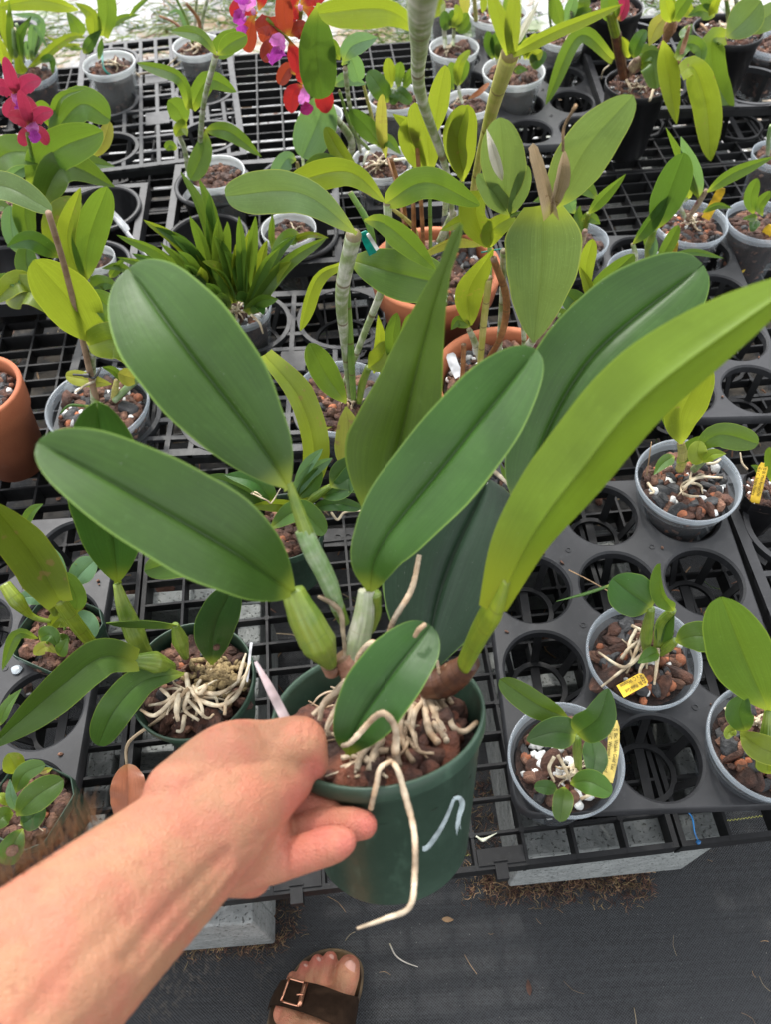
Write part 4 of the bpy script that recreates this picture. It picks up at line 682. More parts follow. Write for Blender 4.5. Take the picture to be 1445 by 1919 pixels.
p.L([(177, 642, 12), (135, 570, 19), (62, 487, 26)], 100, 'leaf_lime', 'o', .18, .15, n=28, notch=.02); p.L([(164, 648, 12), (225, 640, 14), (292, 712, 9)], 70, 'leaf_lime', 'b', .22, -.2, n=26); p.L([(250, 655, 10), (215, 590, 16), (165, 545, 19)], 52, 'leaf_mid', 'o', .2, .1, n=24); p.L([(208, 720, 3), (165, 712, 4), (122, 704, 3)], 30, 'leaf_yellow', 'o', .15, .2); p.L([(235, 720, 3), (212, 695, 5), (190, 688, 7)], 15, 'leaf_mid', 'n', .3, 0); p.L([(260, 712, 2), (235, 705, 4), (220, 700, 5)], 34, 'leaf_yellow', 'o', .2, 0)
p.C([(213, 752, 0), (240, 725, 1.5), (270, 702, 3)], [11, 14, 12], 'bulb_striped', 'pseudobulb'); p.C([(213, 745, 0), (216, 725, 2), (218, 712, 3)], [13, 13, 9], 'cane_yellow', 'pseudobulb'); p.Rt([(165, 762, .5), (130, 760, 1), (112, 775, .4)], 6, 'leaf_mid'); p.Rt([(175, 715, 5), (160, 722, 4), (140, 735, 3)], 5)
# strap leaf clump
p = Plant('dark clear pot crowded with many narrow upright strap leaves', 448, 572, 120, 'clear', mix='perl', size=.008, group=GC)
fans = [((405, 545), [(337, 322, 17), (372, 335, 17), (392, 362, 16), (268, 412, 14), (290, 425, 13), (320, 440, 12), (408, 408, 14), (425, 415, 14), (355, 405, 14), (308, 432, 11)]), ((385, 560), [(218, 440, 14), (247, 475, 10), (219, 482, 9), (345, 495, 10), (350, 520, 8), (300, 455, 12), (262, 500, 8), (375, 500, 9), (332, 470, 11)]), ((450, 568), [(447, 405, 16), (478, 405, 16), (440, 458, 11), (378, 490, 9), (395, 500, 8), (400, 440, 12), (420, 470, 10), (466, 430, 13)]), ((470, 580), [(524, 463, 11), (545, 490, 9), (612, 445, 12), (500, 450, 11), (520, 560, 5), (440, 560, 4), (555, 440, 12), (492, 590, 3)]), ((430, 590), [(355, 560, 5), (370, 575, 4), (402, 560, 6), (385, 530, 8)])]
for (bx, by), tips in fans:
    for (tx, ty, h) in tips:
        b = (bx+random.uniform(-14, 14), by+random.uniform(-10, 8), .5); sx = .35 if ty < 430 else .5
        md = (b[0]+(tx-b[0])*.5, b[1]+(ty-b[1])*.62-6, h*.65)
        p.L([b, md, (tx, ty, h*.95)], random.uniform(19, 27), random.choice(('leaf_mid', 'leaf_mid', 'leaf_mid', 'leaf_dark', 'leaf_lime')), 's', .55, random.uniform(-.7, .7), n=16)
p.roots(440, 580, 9, 34, 4.5); p.Rt([(470, 590, 1), (485, 605, .8), (492, 625, -1)], 5)
p = Plant('white frosted pot of dead bark behind the strap leaf clump', 540, 428, 104, 'frost', mix='bark', group=GF); p.L([(560, 440, 1), (530, 450, 5), (505, 480, 5)], 30, 'leaf_mid', 'n', .3, 0); p.L([(545, 450, 1), (580, 440, 4), (615, 446, 4)], 12, 'leaf_lime', 's', .4, 0); p.C([(505, 440, 0), (510, 400, 5)], [5, 4], 'cane_green'); p.roots(545, 430, 5, 24, 3.4); p.L([(512, 470, .5), (508, 440, 3), (510, 405, 7)], 12, 'leaf_mid', 's', .3, 0)
p = Plant('frosted pot in a glossy black cup with a tall grey cane and arching leaves', 402, 322, 112, 'frost', mix='bark', group=GF, zr=.305)
p.C([(372, 305, 0), (380, 200, 14), (404, 102, 26)], [11, 10, 10], 'cane_white', n=30); p.C([(380, 250, 6), (376, 215, 10)], [7, 6], 'cane_brown'); p.C([(352, 320, 0), (345, 280, 4), (335, 255, 7)], [10, 9, 8], 'cane_white')
p.L([(406, 104, 26), (372, 66, 28), (320, 58, 27)], 24, 'leaf_mid', 'n', .3, 0); p.L([(407, 103, 26), (430, 82, 27.5), (462, 66, 29)], 34, 'leaf_mid', 'o', .25, -.2); p.L([(356, 204, 12), (335, 145, 18), (256, 118, 17)], 24, 'leaf_mid', 's', .5, .4, n=24); p.L([(357, 202, 12), (390, 150, 17), (442, 172, 15)], 34, 'leaf_mid', 's', .3, -.2)
p.L([(346, 232, 8), (332, 205, 11), (314, 188, 13)], 40, 'leaf_mid', 'o', .2, 0); p.L([(350, 240, 7), (336, 242, 8), (328, 256, 7)], 30, 'leaf_lime', 'n', .4, 0); p.L([(384, 244, 7), (430, 248, 8), (489, 294, 4)], 30, 'leaf_mid', 'n', .3, 0); p.L([(385, 245, 7), (378, 290, 4), (357, 338, 1)], 38, 'leaf_mid', 'o', .2, 0); p.L([(378, 200, 11), (375, 165, 14), (380, 140, 17)], 8, 'leaf_mid', 'n', .3, 0); p.L([(330, 280, 5), (318, 272, 6), (310, 280, 5)], 16, 'leaf_mid', 'r', .3, 0)
p.T([(345, 372, -3), (362, 350, -1)], 12, 'tag_white')
p = Plant('frosted pot of grey-white roots with a narrow upright yellow leaf', 716, 302, 118, 'frost', mix='moss', group=GF)
p.L([(724, 296, 1), (715, 240, 8), (716, 176, 15)], 24, 'leaf_yellow', 'o', .2, 0); p.L([(712, 272, 3), (688, 240, 8), (654, 206, 12)], 38, 'leaf_dark', 'o', .2, .2); p.L([(705, 272, 3), (728, 264, 5), (753, 290, 3)], 24, 'leaf_mid', 'n', .3, 0); p.L([(672, 330, 1), (635, 285, 5), (609, 238, 9)], 32, 'leaf_lime', 'o', .15, .1)
p.C([(690, 280, 1), (660, 245, 8), (635, 170, 19)], [7, 6, 5], 'cane_green'); p.C([(708, 268, 2), (695, 215, 9), (680, 158, 17)], [7, 7, 5], 'cane_yellow'); p.C([(653, 300, 0), (657, 262, 4), (618, 208, 10)], [13, 14, 11], 'cane_white'); p.C([(675, 285, 0), (655, 200, 12), (646, 128, 22)], [7, 8, 9], 'cane_white'); p.C([(760, 430, -4), (745, 350, 0), (728, 298, 1)], [7, 7, 6], 'cane_brown')
p.L([(643, 114, 24), (660, 86, 26), (707, 70, 26)], 36, 'leaf_grey', 'n', .35, 0); p.L([(640, 122, 22), (655, 108, 23), (672, 150, 19)], 34, 'leaf_grey', 'o', .5, 0); p.L([(624, 160, 17), (650, 148, 18), (685, 158, 17)], 24, 'leaf_grey', 'n', .3, 0); p.L([(636, 112, 23), (624, 90, 25), (622, 72, 27)], 26, 'leaf_mid', 'o', .4, 0)
p.roots(712, 305, 12, 30, 4, spread=6.28); p.Rt([(740, 300, 1), (765, 300, 1.5), (768, 325, -1)], 5, 'root_pale'); p.Rt([(690, 285, 1.5), (685, 290, 2), (680, 310, .4)], 6, 'root_pale')
p = Plant('small leafy pot beside orange blossoms with two oval grey-green leaves', 555, 335, 70, 'black', mix='moss', group='black pots'); p.L([(554, 300, 3), (535, 300, 4), (512, 340, 1)], 34, 'leaf_grey', 'o', .25, 0); p.L([(565, 318, 3), (600, 300, 5), (642, 308, 4)], 24, 'leaf_mid', 'o', .25, 0); p.C([(560, 325, 0), (556, 305, 3)], [8, 7], 'cane_yellow')
# ---------------- seedlings at the back
p = Plant('frosted seedling pot with tufted small leaves below the thick jointed cane', 740, 180, 104, 'frost', mix='bark', group=GF)
for a, w, mt in (([(728, 192, .5), (712, 165, 4), (689, 134, 6)], 38, 'leaf_dark'), ([(735, 165, 2), (730, 135, 5), (728, 108, 8)], 24, 'leaf_lime'), ([(748, 168, 2), (748, 140, 4), (752, 116, 7)], 22, 'leaf_mid'), ([(757, 168, 2), (766, 148, 4), (775, 128, 6)], 18, 'leaf_mid'), ([(742, 165, 2), (752, 175, 2), (772, 192, .5)], 24, 'leaf_dark'), ([(738, 165, 2), (740, 180, 2), (735, 196, .5)], 20, 'leaf_dark')): p.L(a, w, mt)
p.roots(740, 180, 5, 20, 3)
p = Plant('frosted seedling pot with rosette of short dark leaves on pale stems', 852, 88, 94, 'frost', mix='bark', group=GF)
for a, w, mt in (([(845, 52, 4), (836, 42, 6), (834, 20, 8)], 22, 'leaf_dark'), ([(850, 52, 4), (852, 38, 6), (848, 18, 8)], 26, 'leaf_dark'), ([(855, 52, 4), (868, 42, 6), (878, 24, 8)], 22, 'leaf_mid'), ([(855, 56, 3), (872, 52, 4), (882, 40, 5)], 18, 'leaf_mid'), ([(848, 50, 5), (860, 30, 8), (855, 8, 10)], 18, 'leaf_lime')): p.L(a, w, mt)
p.C([(836, 92, 0), (834, 66, 2), (832, 40, 6)], [8, 9, 7], 'cane_white'); p.C([(850, 88, 0), (851, 70, 1), (852, 52, 4)], [6, 7, 6], 'cane_white'); p.roots(842, 88, 6, 22, 4)
p = Plant('frosted seedling pot with one bent dry brown leaf hanging to the right', 880, 190, 92, 'frost', mix='bark', group=GF)
for a, w, mt in (([(858, 160, 3), (850, 140, 5), (846, 116, 8)], 20, 'leaf_mid'), ([(862, 160, 3), (868, 138, 5), (876, 112, 8)], 20, 'leaf_mid'), ([(858, 162, 3), (862, 120, 8), (882, 94, 10)], 18, 'leaf_lime'), ([(852, 168, 2), (842, 155, 3), (840, 142, 4)], 16, 'leaf_mid'), ([(878, 186, 1), (900, 172, 3), (918, 155, 4)], 10, 'leaf_dead')): p.L(a, w, mt)
p.C([(868, 195, 0), (862, 175, 1.5), (860, 158, 3)], [5, 7, 6], 'cane_white'); p.roots(862, 188, 5, 18, 3)
p = Plant('frosted seedling pot with a stand of upright glossy dark leaves', 964, 132, 118, 'frost', mix='bark', group=GF, zr=.305)
for bx, tx, ty in ((925, 915, 58), (932, 930, 60), (938, 940, 72), (945, 952, 85), (985, 992, 70), (1000, 1018, 95), (975, 980, 50), (990, 1005, 62)): p.L([(bx, 112, 1.5), ((bx+tx)/2-2, (112+ty)/2, 4), (tx, ty, 7)], 20, 'leaf_dark' if bx < 980 else 'leaf_olive', 'o', .3)
p.L([(995, 120, 1), (1008, 112, 3), (1024, 98, 4)], 28, 'leaf_dark', 'r'); p.L([(965, 134, 1), (978, 130, 2), (990, 132, 2)], 14, 'leaf_mid', 'n'); p.C([(935, 120, 0), (930, 100, 2)], [7, 6], 'cane_white')
p = Plant('frosted seedling pot of mixed green leaves right of the upright yellow leaves', 1060, 66, 92, 'frost', mix='bark', group=GF)
for a, w, mt in (([(1055, 50, 2), (1046, 30, 5), (1038, -8, 10)], 26, 'leaf_mid'), ([(1060, 48, 2), (1070, 20, 6), (1078, -10, 10)], 24, 'leaf_grey'), ([(1066, 50, 2), (1085, 30, 5), (1110, 18, 7)], 22, 'leaf_mid'), ([(1070, 50, 2), (1095, 10, 7), (1090, -20, 9)], 24, 'leaf_mid')): p.L(a, w, mt)
p.C([(1037, 66, 0), (1031, 30, 4), (1031, -20, 11)], [5, 5, 4], 'cane_green'); p.C([(1075, 62, 0), (1072, 20, 6)], [7, 6], 'cane_white'); p.roots(1066, 62, 6, 20, 3)
p = Plant('frosted pot at the top edge with yellow stems between two seedling pots', 935, 22, 112, 'frost', mix='perl', group=GF)
p.C([(893, 38, 0), (890, 0, 5), (886, -30, 9)], [9, 8, 8], 'cane_yellow'); p.L([(876, 30, 1), (872, 8, 4), (872, -20, 8)], 20, 'leaf_yellow'); p.L([(905, 24, 1), (908, 5, 4), (905, -20, 7)], 14, 'leaf_lime'); p.L([(945, 30, 1), (955, 0, 5), (950, -30, 9)], 20, 'leaf_mid', 'n'); p.roots(935, 20, 5, 24, 3)
p = Plant('frosted pot mostly out of view above the rosette seedling', 842, -2, 84, 'frost', mix='bark', group=GF); p.L([(835, 5, 1), (822, 10, 4), (812, 0, 7)], 34, 'leaf_lime'); p.L([(840, 0, 1), (832, -15, 3), (826, -40, 7)], 24, 'leaf_mid')
# ---------------- back right, black pots
GB = 'black pots of drooping orchids'
p = Plant('black pot of drooping orchid with reddish bulbs, a leaf arching to the left', 1195, 155, 118, 'black', zr=.33, mix='moss', H=.125, group=GB, size=.006)
p.C([(1170, 145, 0), (1162, 100, 5), (1155, 62, 9)], [17, 20, 19], 'rhizome', 'pseudobulb'); p.C([(1155, 64, 9), (1148, 38, 12), (1143, 22, 14)], [19, 19, 15], 'bulb_lime', 'pseudobulb'); p.L([(1148, 40, 12), (1143, 10, 15), (1130, -30, 18)], 34, 'leaf_mid', 'n', .4, 0); p.L([(1160, 38, 12), (1172, 10, 15), (1172, -30, 18)], 26, 'petal_crimson', 'n', .5, .4, name='leaf')
p.L([(1150, 112, 3), (1085, 68, 7), (1024, 196, -4)], 28, 'leaf_mid', 's', .5, 0, n=26); p.C([(1178, 140, 0), (1190, 125, 2), (1196, 110, 4)], [12, 25, 12], 'cane_purple', 'pseudobulb'); p.L([(1187, 108, 5), (1196, 82, 8), (1212, 56, 10)], 28, 'leaf_dark', 'o', .4, .3); p.L([(1180, 108, 4), (1174, 85, 7), (1166, 68, 9)], 18, 'leaf_olive', 'n', .4, 0)
p.L([(1197, 122, 2), (1222, 118, 4), (1232, 166, 1)], 44, 'leaf_mid', 'o', .2, 0); p.L([(1192, 100, 3), (1225, 102, 5), (1240, 130, 3)], 30, 'leaf_mid', 'n', .2, 0); p.C([(1225, 105, 3), (1244, 82, 6), (1256, 55, 9), (1262, 36, 12)], [10, 10, 25, 14], 'rhizome_pink', 'pseudobulb'); p.L([(1258, 42, 12), (1250, 10, 15), (1240, -30, 18)], 26, 'leaf_olive', 'n', .4, 0); p.L([(1262, 40, 12), (1280, 10, 15), (1310, -25, 18)], 28, 'leaf_mid', 'n', .3, 0); p.L([(1250, 30, 10), (1232, 50, 9), (1217, 86, 7)], 34, 'leaf_yellow', 'n', .3, .3)
p.L([(1243, 76, 10), (1252, 130, 5), (1269, 233, -4)], 38, 'leaf_lime', 'n', .25, .1, n=26); p.L([(1276, 138, 7), (1302, 128, 7), (1325, 200, 0), (1333, 302, -9)], 50, 'leaf_lime', 's', .15, .1, n=30); p.L([(1268, 112, 7), (1290, 82, 8), (1314, 92, 7), (1312, 128, 5)], 26, 'leaf_mid', 's', .3, 0); p.C([(1272, 118, 6), (1284, 80, 9), (1293, 50, 12)], [9, 9, 5], 'petal_crimson' if False else 'rhizome_pink', 'pseudobulb')
p.Rt([(1175, 150, 1), (1182, 165, 1), (1178, 180, -2)], 5); p.Rt([(1225, 168, 1), (1220, 185, 0), (1210, 196, -2)], 5); p.Rt([(1143, 122, 1), (1132, 132, 0), (1128, 148, -3)], 3); p.roots(1195, 160, 6, 22, 3)
p = Plant('black pot of mossy roots with one broad pale leaf and one curled hanging leaf', 1366, 55, 130, 'black', zr=.345, mix='moss', H=.125, group=GB, size=.006)
p.L([(1360, 70, 5), (1335, 78, 5), (1342, 150, -2), (1374, 210, -7)], 46, 'leaf_mid', 's', .3, 0, n=28); p.L([(1362, 70, 6), (1400, 35, 9), (1428, 2, 12)], 66, 'leaf_pale', 'o', .2, .2); p.L([(1395, 58, 6), (1425, 40, 8), (1470, 12, 10)], 46, 'leaf_pale', 'o', .2, -.2)
for a, w, mt in (([(1330, 30, 3), (1345, 0, 7), (1352, -30, 10)], 16, 'leaf_olive'), ([(1340, 30, 2), (1315, 20, 4), (1290, 30, 4)], 26, 'leaf_mid'), ([(1345, 25, 3), (1325, -5, 6), (1300, -15, 8)], 28, 'leaf_mid'), ([(1300, 30, 2), (1282, 10, 5), (1275, -20, 9)], 24, 'leaf_lime')): p.L(a, w, mt, 'n', .35)
p.C([(1386, 40, 1), (1382, 10, 5), (1378, -20, 9)], [9, 8, 7], 'cane_white'); p.C([(1368, 40, 1), (1362, 0, 6)], [10, 7], 'cane_green'); p.roots(1366, 50, 14, 30, 4.5); p.Rt([(1315, 45, .5), (1325, 55, .8), (1335, 72, .2)], 4, 'twig')
p = Plant('tall black pot at the top edge above the drooping orchid, mostly cut off', 1150, 10, 112, 'black', zr=.36, mix='moss', H=.15, group=GB, size=.006)
p = Plant('black pot half seen between the two drooping orchids at the top', 1290, 30, 90, 'black', zr=.30, mix='moss', H=.095, group=GB, size=.006); p.L([(1285, 50, 3), (1292, 68, 3), (1300, 90, 1)], 28, 'leaf_mid', 'n', .4, 0); p.L([(1275, 40, 3), (1255, 10, 6), (1250, -20, 8)], 30, 'leaf_lime', 'n', .3, 0)
p = Plant('clear pot at the right frame edge beside the pale-leaved black pot', 1448, 80, 94, 'clear', mix='bark', group=GC)
p = Plant('grey clear pot at the right frame edge below the black ring tray', 1458, 288, 92, 'clear', zr=.30, mix='bark', group=GC); p.C([(1440, 290, 0), (1442, 255, 4), (1446, 235, 6)], [8, 8, 7], 'bulb_striped')
# ---------------- top left
p = Plant('frosted pot with teal wire and wide strappy leaves by the pale gravel', 203, 118, 98, 'frost', mix='bark', group=GF, zr=.305)
p.L([(193, 68, 5), (200, 20, 10), (192, -50, 18)], 34, 'leaf_mid', 's', .25, 0); p.L([(176, 76, 4), (172, 30, 9), (140, 5, 11)], 30, 'leaf_lime', 'n', .3, .3); p.L([(152, 68, 3), (140, 45, 6), (124, 22, 8)], 28, 'leaf_mid', 'n', .3, 0); p.L([(146, 18, 11), (70, 0, 13), (-12, 16, 12)], 34, 'leaf_lime', 'n', .3, .5); p.L([(158, 70, 4), (125, 72, 5), (46, 134, -1)], 17, 'leaf_lime', 'n', .3, 0)
p.L([(200, 54, 5), (228, 34, 8), (262, 27, 9)], 13, 'leaf_mid', 'n', .4, 0); p.L([(242, 30, 9), (258, 12, 11), (290, -15, 13)], 8, 'leaf_mid', 'n', .4, 0); p.L([(156, 100, 1), (170, 78, 4), (190, 55, 7)], 20, 'leaf_dark', 'n', .4, 0); p.L([(184, 112, 1), (188, 88, 3), (190, 70, 5)], 11, 'leaf_dark', 'n', .4, 0); p.L([(155, 92, 1), (135, 90, 2), (120, 84, 2)], 8, 'leaf_mid', 'n', .3, 0); p.L([(148, 84, 2), (120, 84, 3), (85, 68, 5)], 7, 'leaf_lime', 's', .3, 0)
p.C([(190, 95, 1), (195, 130, .5), (222, 150, -2)], [4, 4, 4], 'green_wire', 'twist_tie', sides=6); p.roots(215, 118, 6, 22, 3); p.Rt([(245, 100, 0), (250, 130, -2.5), (262, 145, -3.8)], 4)
p = Plant('frosted pot at the back with thin brown dead canes', 368, 84, 92, 'frost', mix='bark', group=GF)
for a, w, mt in (([(360, 80, 0), (350, 40, 4), (328, -5, 9)], 6, 'cane_green'), ([(372, 80, 0), (372, 40, 4), (348, 6, 8)], 7, 'cane_brown'), ([(375, 75, 0), (380, 30, 5), (392, -15, 10)], 7, 'cane_white'), ([(364, 75, 0), (366, 20, 6), (370, -20, 10)], 6, 'cane_white'), ([(352, 66, 1), (325, 42, 3), (298, 30, 4)], 5, 'cane_brown')): p.C(a, [w, w, w*.8], mt)
p.L([(352, 68, 1), (335, 22, 5), (310, 28, 5)], 8, 'leaf_grey', 'n', .3, 0); p.roots(370, 85, 8, 26, 4); p.Rt([(345, 100, 0), (325, 125, -3), (250, 140, -4)], 3); p.Rt([(340, 100, 0), (300, 132, -3.6), (255, 141, -4)], 3)
p = Plant('grey clear pot in the far corner tray with stiff bluish strap leaves', 55, 135, 100, 'clear', mix='bark', group=GC, zr=.31)
for a, w, mt in (([(62, 110, 1), (75, 40, 8), (20, 26, 8)], 15, 'leaf_grey'), ([(58, 112, 1), (62, 50, 8), (88, 90, 4)], 14, 'leaf_grey'), ([(40, 118, 1), (36, 70, 6), (58, 30, 11)], 16, 'leaf_dark'), ([(20, 120, 1), (18, 60, 7), (16, 0, 14)], 14, 'leaf_mid'), ([(50, 112, 1), (60, 78, 4), (50, 92, 3)], 24, 'leaf_grey'), ([(30, 118, 1), (8, 60, 6), (2, -20, 14)], 16, 'leaf_lime'), ([(10, 130, 1), (5, 100, 5), (-8, 60, 10)], 18, 'leaf_olive'), ([(72, 115, 1), (95, 110, 2), (98, 140, -1)], 14, 'leaf_dark'), ([(44, 138, .6), (36, 122, 3), (34, 104, 5)], 22, 'leaf_lime')): p.L(a, w, mt, 'n', .35)
for a in ([(30, 120, 0), (26, 80, 5), (24, 55, 8)], [(42, 115, 0), (38, 75, 5), (30, 45, 8)], [(60, 112, 0), (70, 80, 4), (72, 60, 6)]): p.C(a, [9, 9, 6], 'bulb_striped')
# ---------------- left: flowering plant with broad leaves
p = Plant('black pot under a heap of broad arching leaves with two crimson flowers', 20, 365, 150, 'black', zr=.30, mix='bark', group=GB)
p.L([(90, 262, 12), (150, 196, 16), (206, 224, 13)], 62, 'leaf_mid', 'o', .25, .3, n=26); p.L([(52, 352, 7), (100, 285, 14), (192, 246, 19)], 74, 'leaf_mid', 'o', .22, -.1, n=28); p.L([(-30, 318, 9), (20, 285, 13), (92, 292, 12)], 58, 'leaf_mid', 'o', .25, .3); p.L([(72, 392, 5), (120, 312, 12), (214, 350, 7)], 62, 'leaf_mid', 'n', .35, .2, n=26); p.L([(60, 345, 5), (110, 300, 10), (214, 312, 8)], 50, 'leaf_mid', 'n', .35, .4)
p.L([(172, 296, 8), (192, 268, 10), (205, 228, 12)], 26, 'leaf_yellow', 'o', .2, 0); p.L([(95, 240, 12), (112, 185, 18), (160, 166, 20)], 18, 'leaf_mid', 'n', .5, .3); p.L([(60, 470, 2), (45, 400, 8), (58, 345, 13)], 42, 'leaf_mid', 'o', .2, .2); p.L([(40, 480, 2), (22, 440, 5), (18, 385, 9)], 34, 'leaf_grey', 'o', .2, 0); p.L([(0, 350, 7), (40, 315, 10), (90, 312, 11)], 30, 'leaf_grey', 'n', .3, 0); p.L([(-25, 395, 4), (0, 385, 6), (26, 404, 5)], 26, 'leaf_mid', 'n', .3, 0)
p.L([(-70, 352, 20), (10, 350, 22), (97, 396, 20)], 52, 'leaf_pale', 'o', .18, .1, n=26, label='pale leaf reaching in to the top of the stake'); p.L([(95, 240, 13), (80, 205, 16), (60, 195, 18)], 30, 'leaf_mid', 'o', .3, .3); p.L([(95, 470, 2), (110, 420, 6), (150, 375, 9)], 60, 'leaf_olive', 'o', .3, .3); p.C([(70, 350, 5), (60, 300, 12), (50, 250, 19)], [8, 7, 6], 'cane_green', 'flower_stem')
FL = lambda x, y, h, s: [([(x, y, h), (x-10*s, y-32*s, h+4), (x-22*s, y-72*s, h+7)], 25*s, 'petal_crimson', 'o', .05), ([(x, y, h), (x+20*s, y-22*s, h+3), (x+46*s, y-30*s, h+4)], 30*s, 'petal_crimson', 'o', .28), ([(x, y, h), (x-22*s, y-14*s, h+2), (x-46*s, y-18*s, h+3)], 30*s, 'petal_crimson', 'o', .28), ([(x, y, h), (x-10*s, y+18*s, h-1), (x-18*s, y+42*s, h-3)], 24*s, 'petal_crimson', 'o', .05), ([(x, y, h), (x+20*s, y+14*s, h-1), (x+36*s, y+40*s, h-3)], 24*s, 'petal_crimson', 'o', .05), ([(x, y-3, h+1), (x+4*s, y+6*s, h+1), (x+8*s, y+18*s, h)], 25*s, 'petal_pink', 'r', .35), ([(x+2, y+6*s, h+1.3), (x+7*s, y+20*s, h+.3), (x+14*s, y+36*s, h-1)], 24*s, 'petal_violet', 'd', .5)]
blossom(p, FL(30, 178, 21, 1.0), (33, 180, 21.3, 5)); blossom(p, FL(56, 234, 19, .92), (58, 236, 19.3, 5))
p = Plant('white opaque pot half hidden beside a tall pair of bright strap leaves', 178, 482, 72, 'frost', mix='bark', group=GF, zr=.30)
p.L([(155, 530, 2), (125, 450, 10), (150, 352, 20)], 36, 'leaf_lime', 's', .35, .3, n=24); p.L([(158, 530, 2), (165, 450, 10), (200, 350, 20)], 62, 'leaf_mid', 'o', .2, -.1, n=26); p.L([(110, 482, 4), (60, 450, 8), (12, 462, 7)], 38, 'leaf_dark', 'n', .3, .2); p.L([(75, 545, 1), (50, 500, 4), (48, 460, 6)], 40, 'leaf_mid', 'o', .3, 0); p.L([(170, 540, 1), (195, 530, 3), (222, 540, 2)], 34, 'leaf_mid', 'n', .3, 0); p.L([(165, 545, 0), (195, 560, 2), (235, 565, 1)], 34, 'leaf_mid', 'n', .3, 0)
p.L([(70, 540, 2), (30, 530, 5), (-15, 570, 2)], 42, 'leaf_lime', 'n', .4, -.3); p.L([(10, 565, 1), (60, 548, 4), (128, 605, 0)], 62, 'leaf_olive', 'n', .35, .3); p.L([(-20, 540, 3), (20, 525, 5), (40, 550, 4)], 30, 'leaf_mid', 'n', .3, 0); p.T([(240, 432, 2), (215, 405, 4), (198, 388, 6)], 12, 'tag_white'); p.L([(205, 520, 0), (220, 500, 3), (232, 482, 5)], 18, 'leaf_mid', 'n', .3, 0); p.L([(250, 520, 1), (225, 500, 3), (190, 503, 3)], 16, 'leaf_mid', 'n', .4, 0)
o = mk('label_stake', *(lambda g: (g[0], g[1]))(tube_geo([P(196, 386, .36), P(240, 440, .31), P(292, 505, .215)], [.009, .009, .006], 8, 4, .12)), 'tag_white', None, np.zeros((32, 2))); tag(o, 'long blue-white plastic label stake leaning against the left cup tray', 'plant label')
# ---------------- orange flowering plant at the top
p = Plant('frosted pot behind the orange-red flowers with a big dark hanging leaf', 600, 215, 84, 'frost', mix='moss', group=GF, zr=.30)
p.L([(596, 5, 33), (592, 90, 26), (603, 185, 17)], 72, 'leaf_dark', 'o', .12, .1, n=26); p.L([(612, 168, 14), (594, 230, 8), (566, 296, 3)], 74, 'leaf_grey', 'o', .12, 0, n=26); p.L([(470, 58, 20), (440, 72, 19), (398, 100, 16)], 40, 'leaf_mid', 'o', .3, 0); p.L([(505, 40, 22), (515, 55, 22), (525, 70, 21)], 30, 'leaf_mid', 'n', .3, 0)
p.C([(585, 230, 4), (578, 170, 12), (555, 95, 22), (500, 35, 28)], [5, 5, 5, 6], 'bulb_lime', 'flower_stem', n=30); p.C([(590, 240, 0), (598, 190, 7), (566, 135, 15)], [6, 6, 5], 'cane_white'); p.C([(566, 292, 2), (570, 330, 0)], [6, 6], 'cane_white'); p.L([(553, 140, 16), (540, 128, 17), (522, 158, 15)], 26, 'petal_orange', 'o', .4, 0, name='bud_leaf')
R_, O_, PK, VI, MG = 'petal_red', 'petal_orange', 'petal_pink', 'petal_violet', 'petal_magenta'
blossom(p, [([(540, 68, 25), (532, 30, 29), (530, -15, 33)], 34, O_, 'o', .06), ([(542, 68, 25), (560, 55, 26), (578, 68, 25)], 32, O_, 'd', .4), ([(535, 66, 25), (505, 48, 27), (478, 55, 26)], 36, O_, 'd', .5), ([(528, 76, 25), (508, 90, 23), (490, 112, 21)], 34, O_, 'o', .08), ([(543, 76, 25), (552, 105, 22), (555, 138, 19)], 28, R_, 'o', .05), ([(530, 66, 26), (522, 76, 25.5), (518, 92, 24)], 32, PK, 'r', .4), ([(522, 86, 25), (516, 98, 24), (520, 114, 22)], 34, VI, 'd', .7)], (528, 74, 25.5, 6), lab='orange blossom with a violet lip')
blossom(p, [([(480, 28, 27), (470, 40, 26), (462, 98, 20)], 30, O_, 'o', .05), ([(482, 25, 27), (450, 15, 28), (432, 30, 27)], 30, R_, 'd', .3), ([(484, 20, 28), (490, -5, 30), (484, -30, 33)], 26, R_, 'o', .1), ([(478, 40, 26), (495, 60, 24), (492, 80, 22)], 26, O_, 'o', .3), ([(470, 18, 28), (462, 5, 29), (445, 5, 29)], 36, PK, 'r', .4), ([(458, 20, 28), (448, 32, 27), (455, 46, 26)], 26, VI, 'd', .5), ([(465, 52, 25), (455, 55, 25), (446, 66, 24)], 20, VI, 'd', .5), ([(470, 5, 29), (450, -5, 30), (436, -2, 30)], 24, VI, 'd', .5)], (474, 22, 28, 6), lab='orange blossom facing left at the top edge')
blossom(p, [([(562, 12, 29), (585, 25, 28), (602, 62, 24)], 34, R_, 'o', .15), ([(558, 12, 29), (545, 30, 27), (548, 48, 26)], 28, R_, 'o', .2), ([(562, 8, 30), (590, -10, 31), (612, -12, 31)], 34, R_, 'o', .2), ([(558, 8, 30), (545, -12, 32), (540, -30, 33)], 30, R_, 'o', .2)], (562, 14, 29, 6), lab='red blossom seen from behind')
p.C([(562, 20, 28), (560, 40, 26), (556, 56, 24)], [10, 9, 7], 'bulb_lime', 'flower_stem')
blossom(p, [([(570, 158, 16), (566, 140, 18), (562, 120, 20)], 26, R_, 'r', .2), ([(568, 160, 16), (548, 175, 14), (545, 212, 11)], 32, R_, 'd', .25), ([(574, 160, 16), (600, 170, 15), (612, 212, 11)], 36, R_, 'd', .25), ([(571, 160, 16.5), (569, 178, 15), (568, 196, 13)], 22, PK, 'o', .3), ([(571, 190, 14), (573, 202, 13), (575, 216, 12)], 26, MG, 'd', .4)], (570, 160, 16, 5), lab='scarlet blossom with a magenta lip')
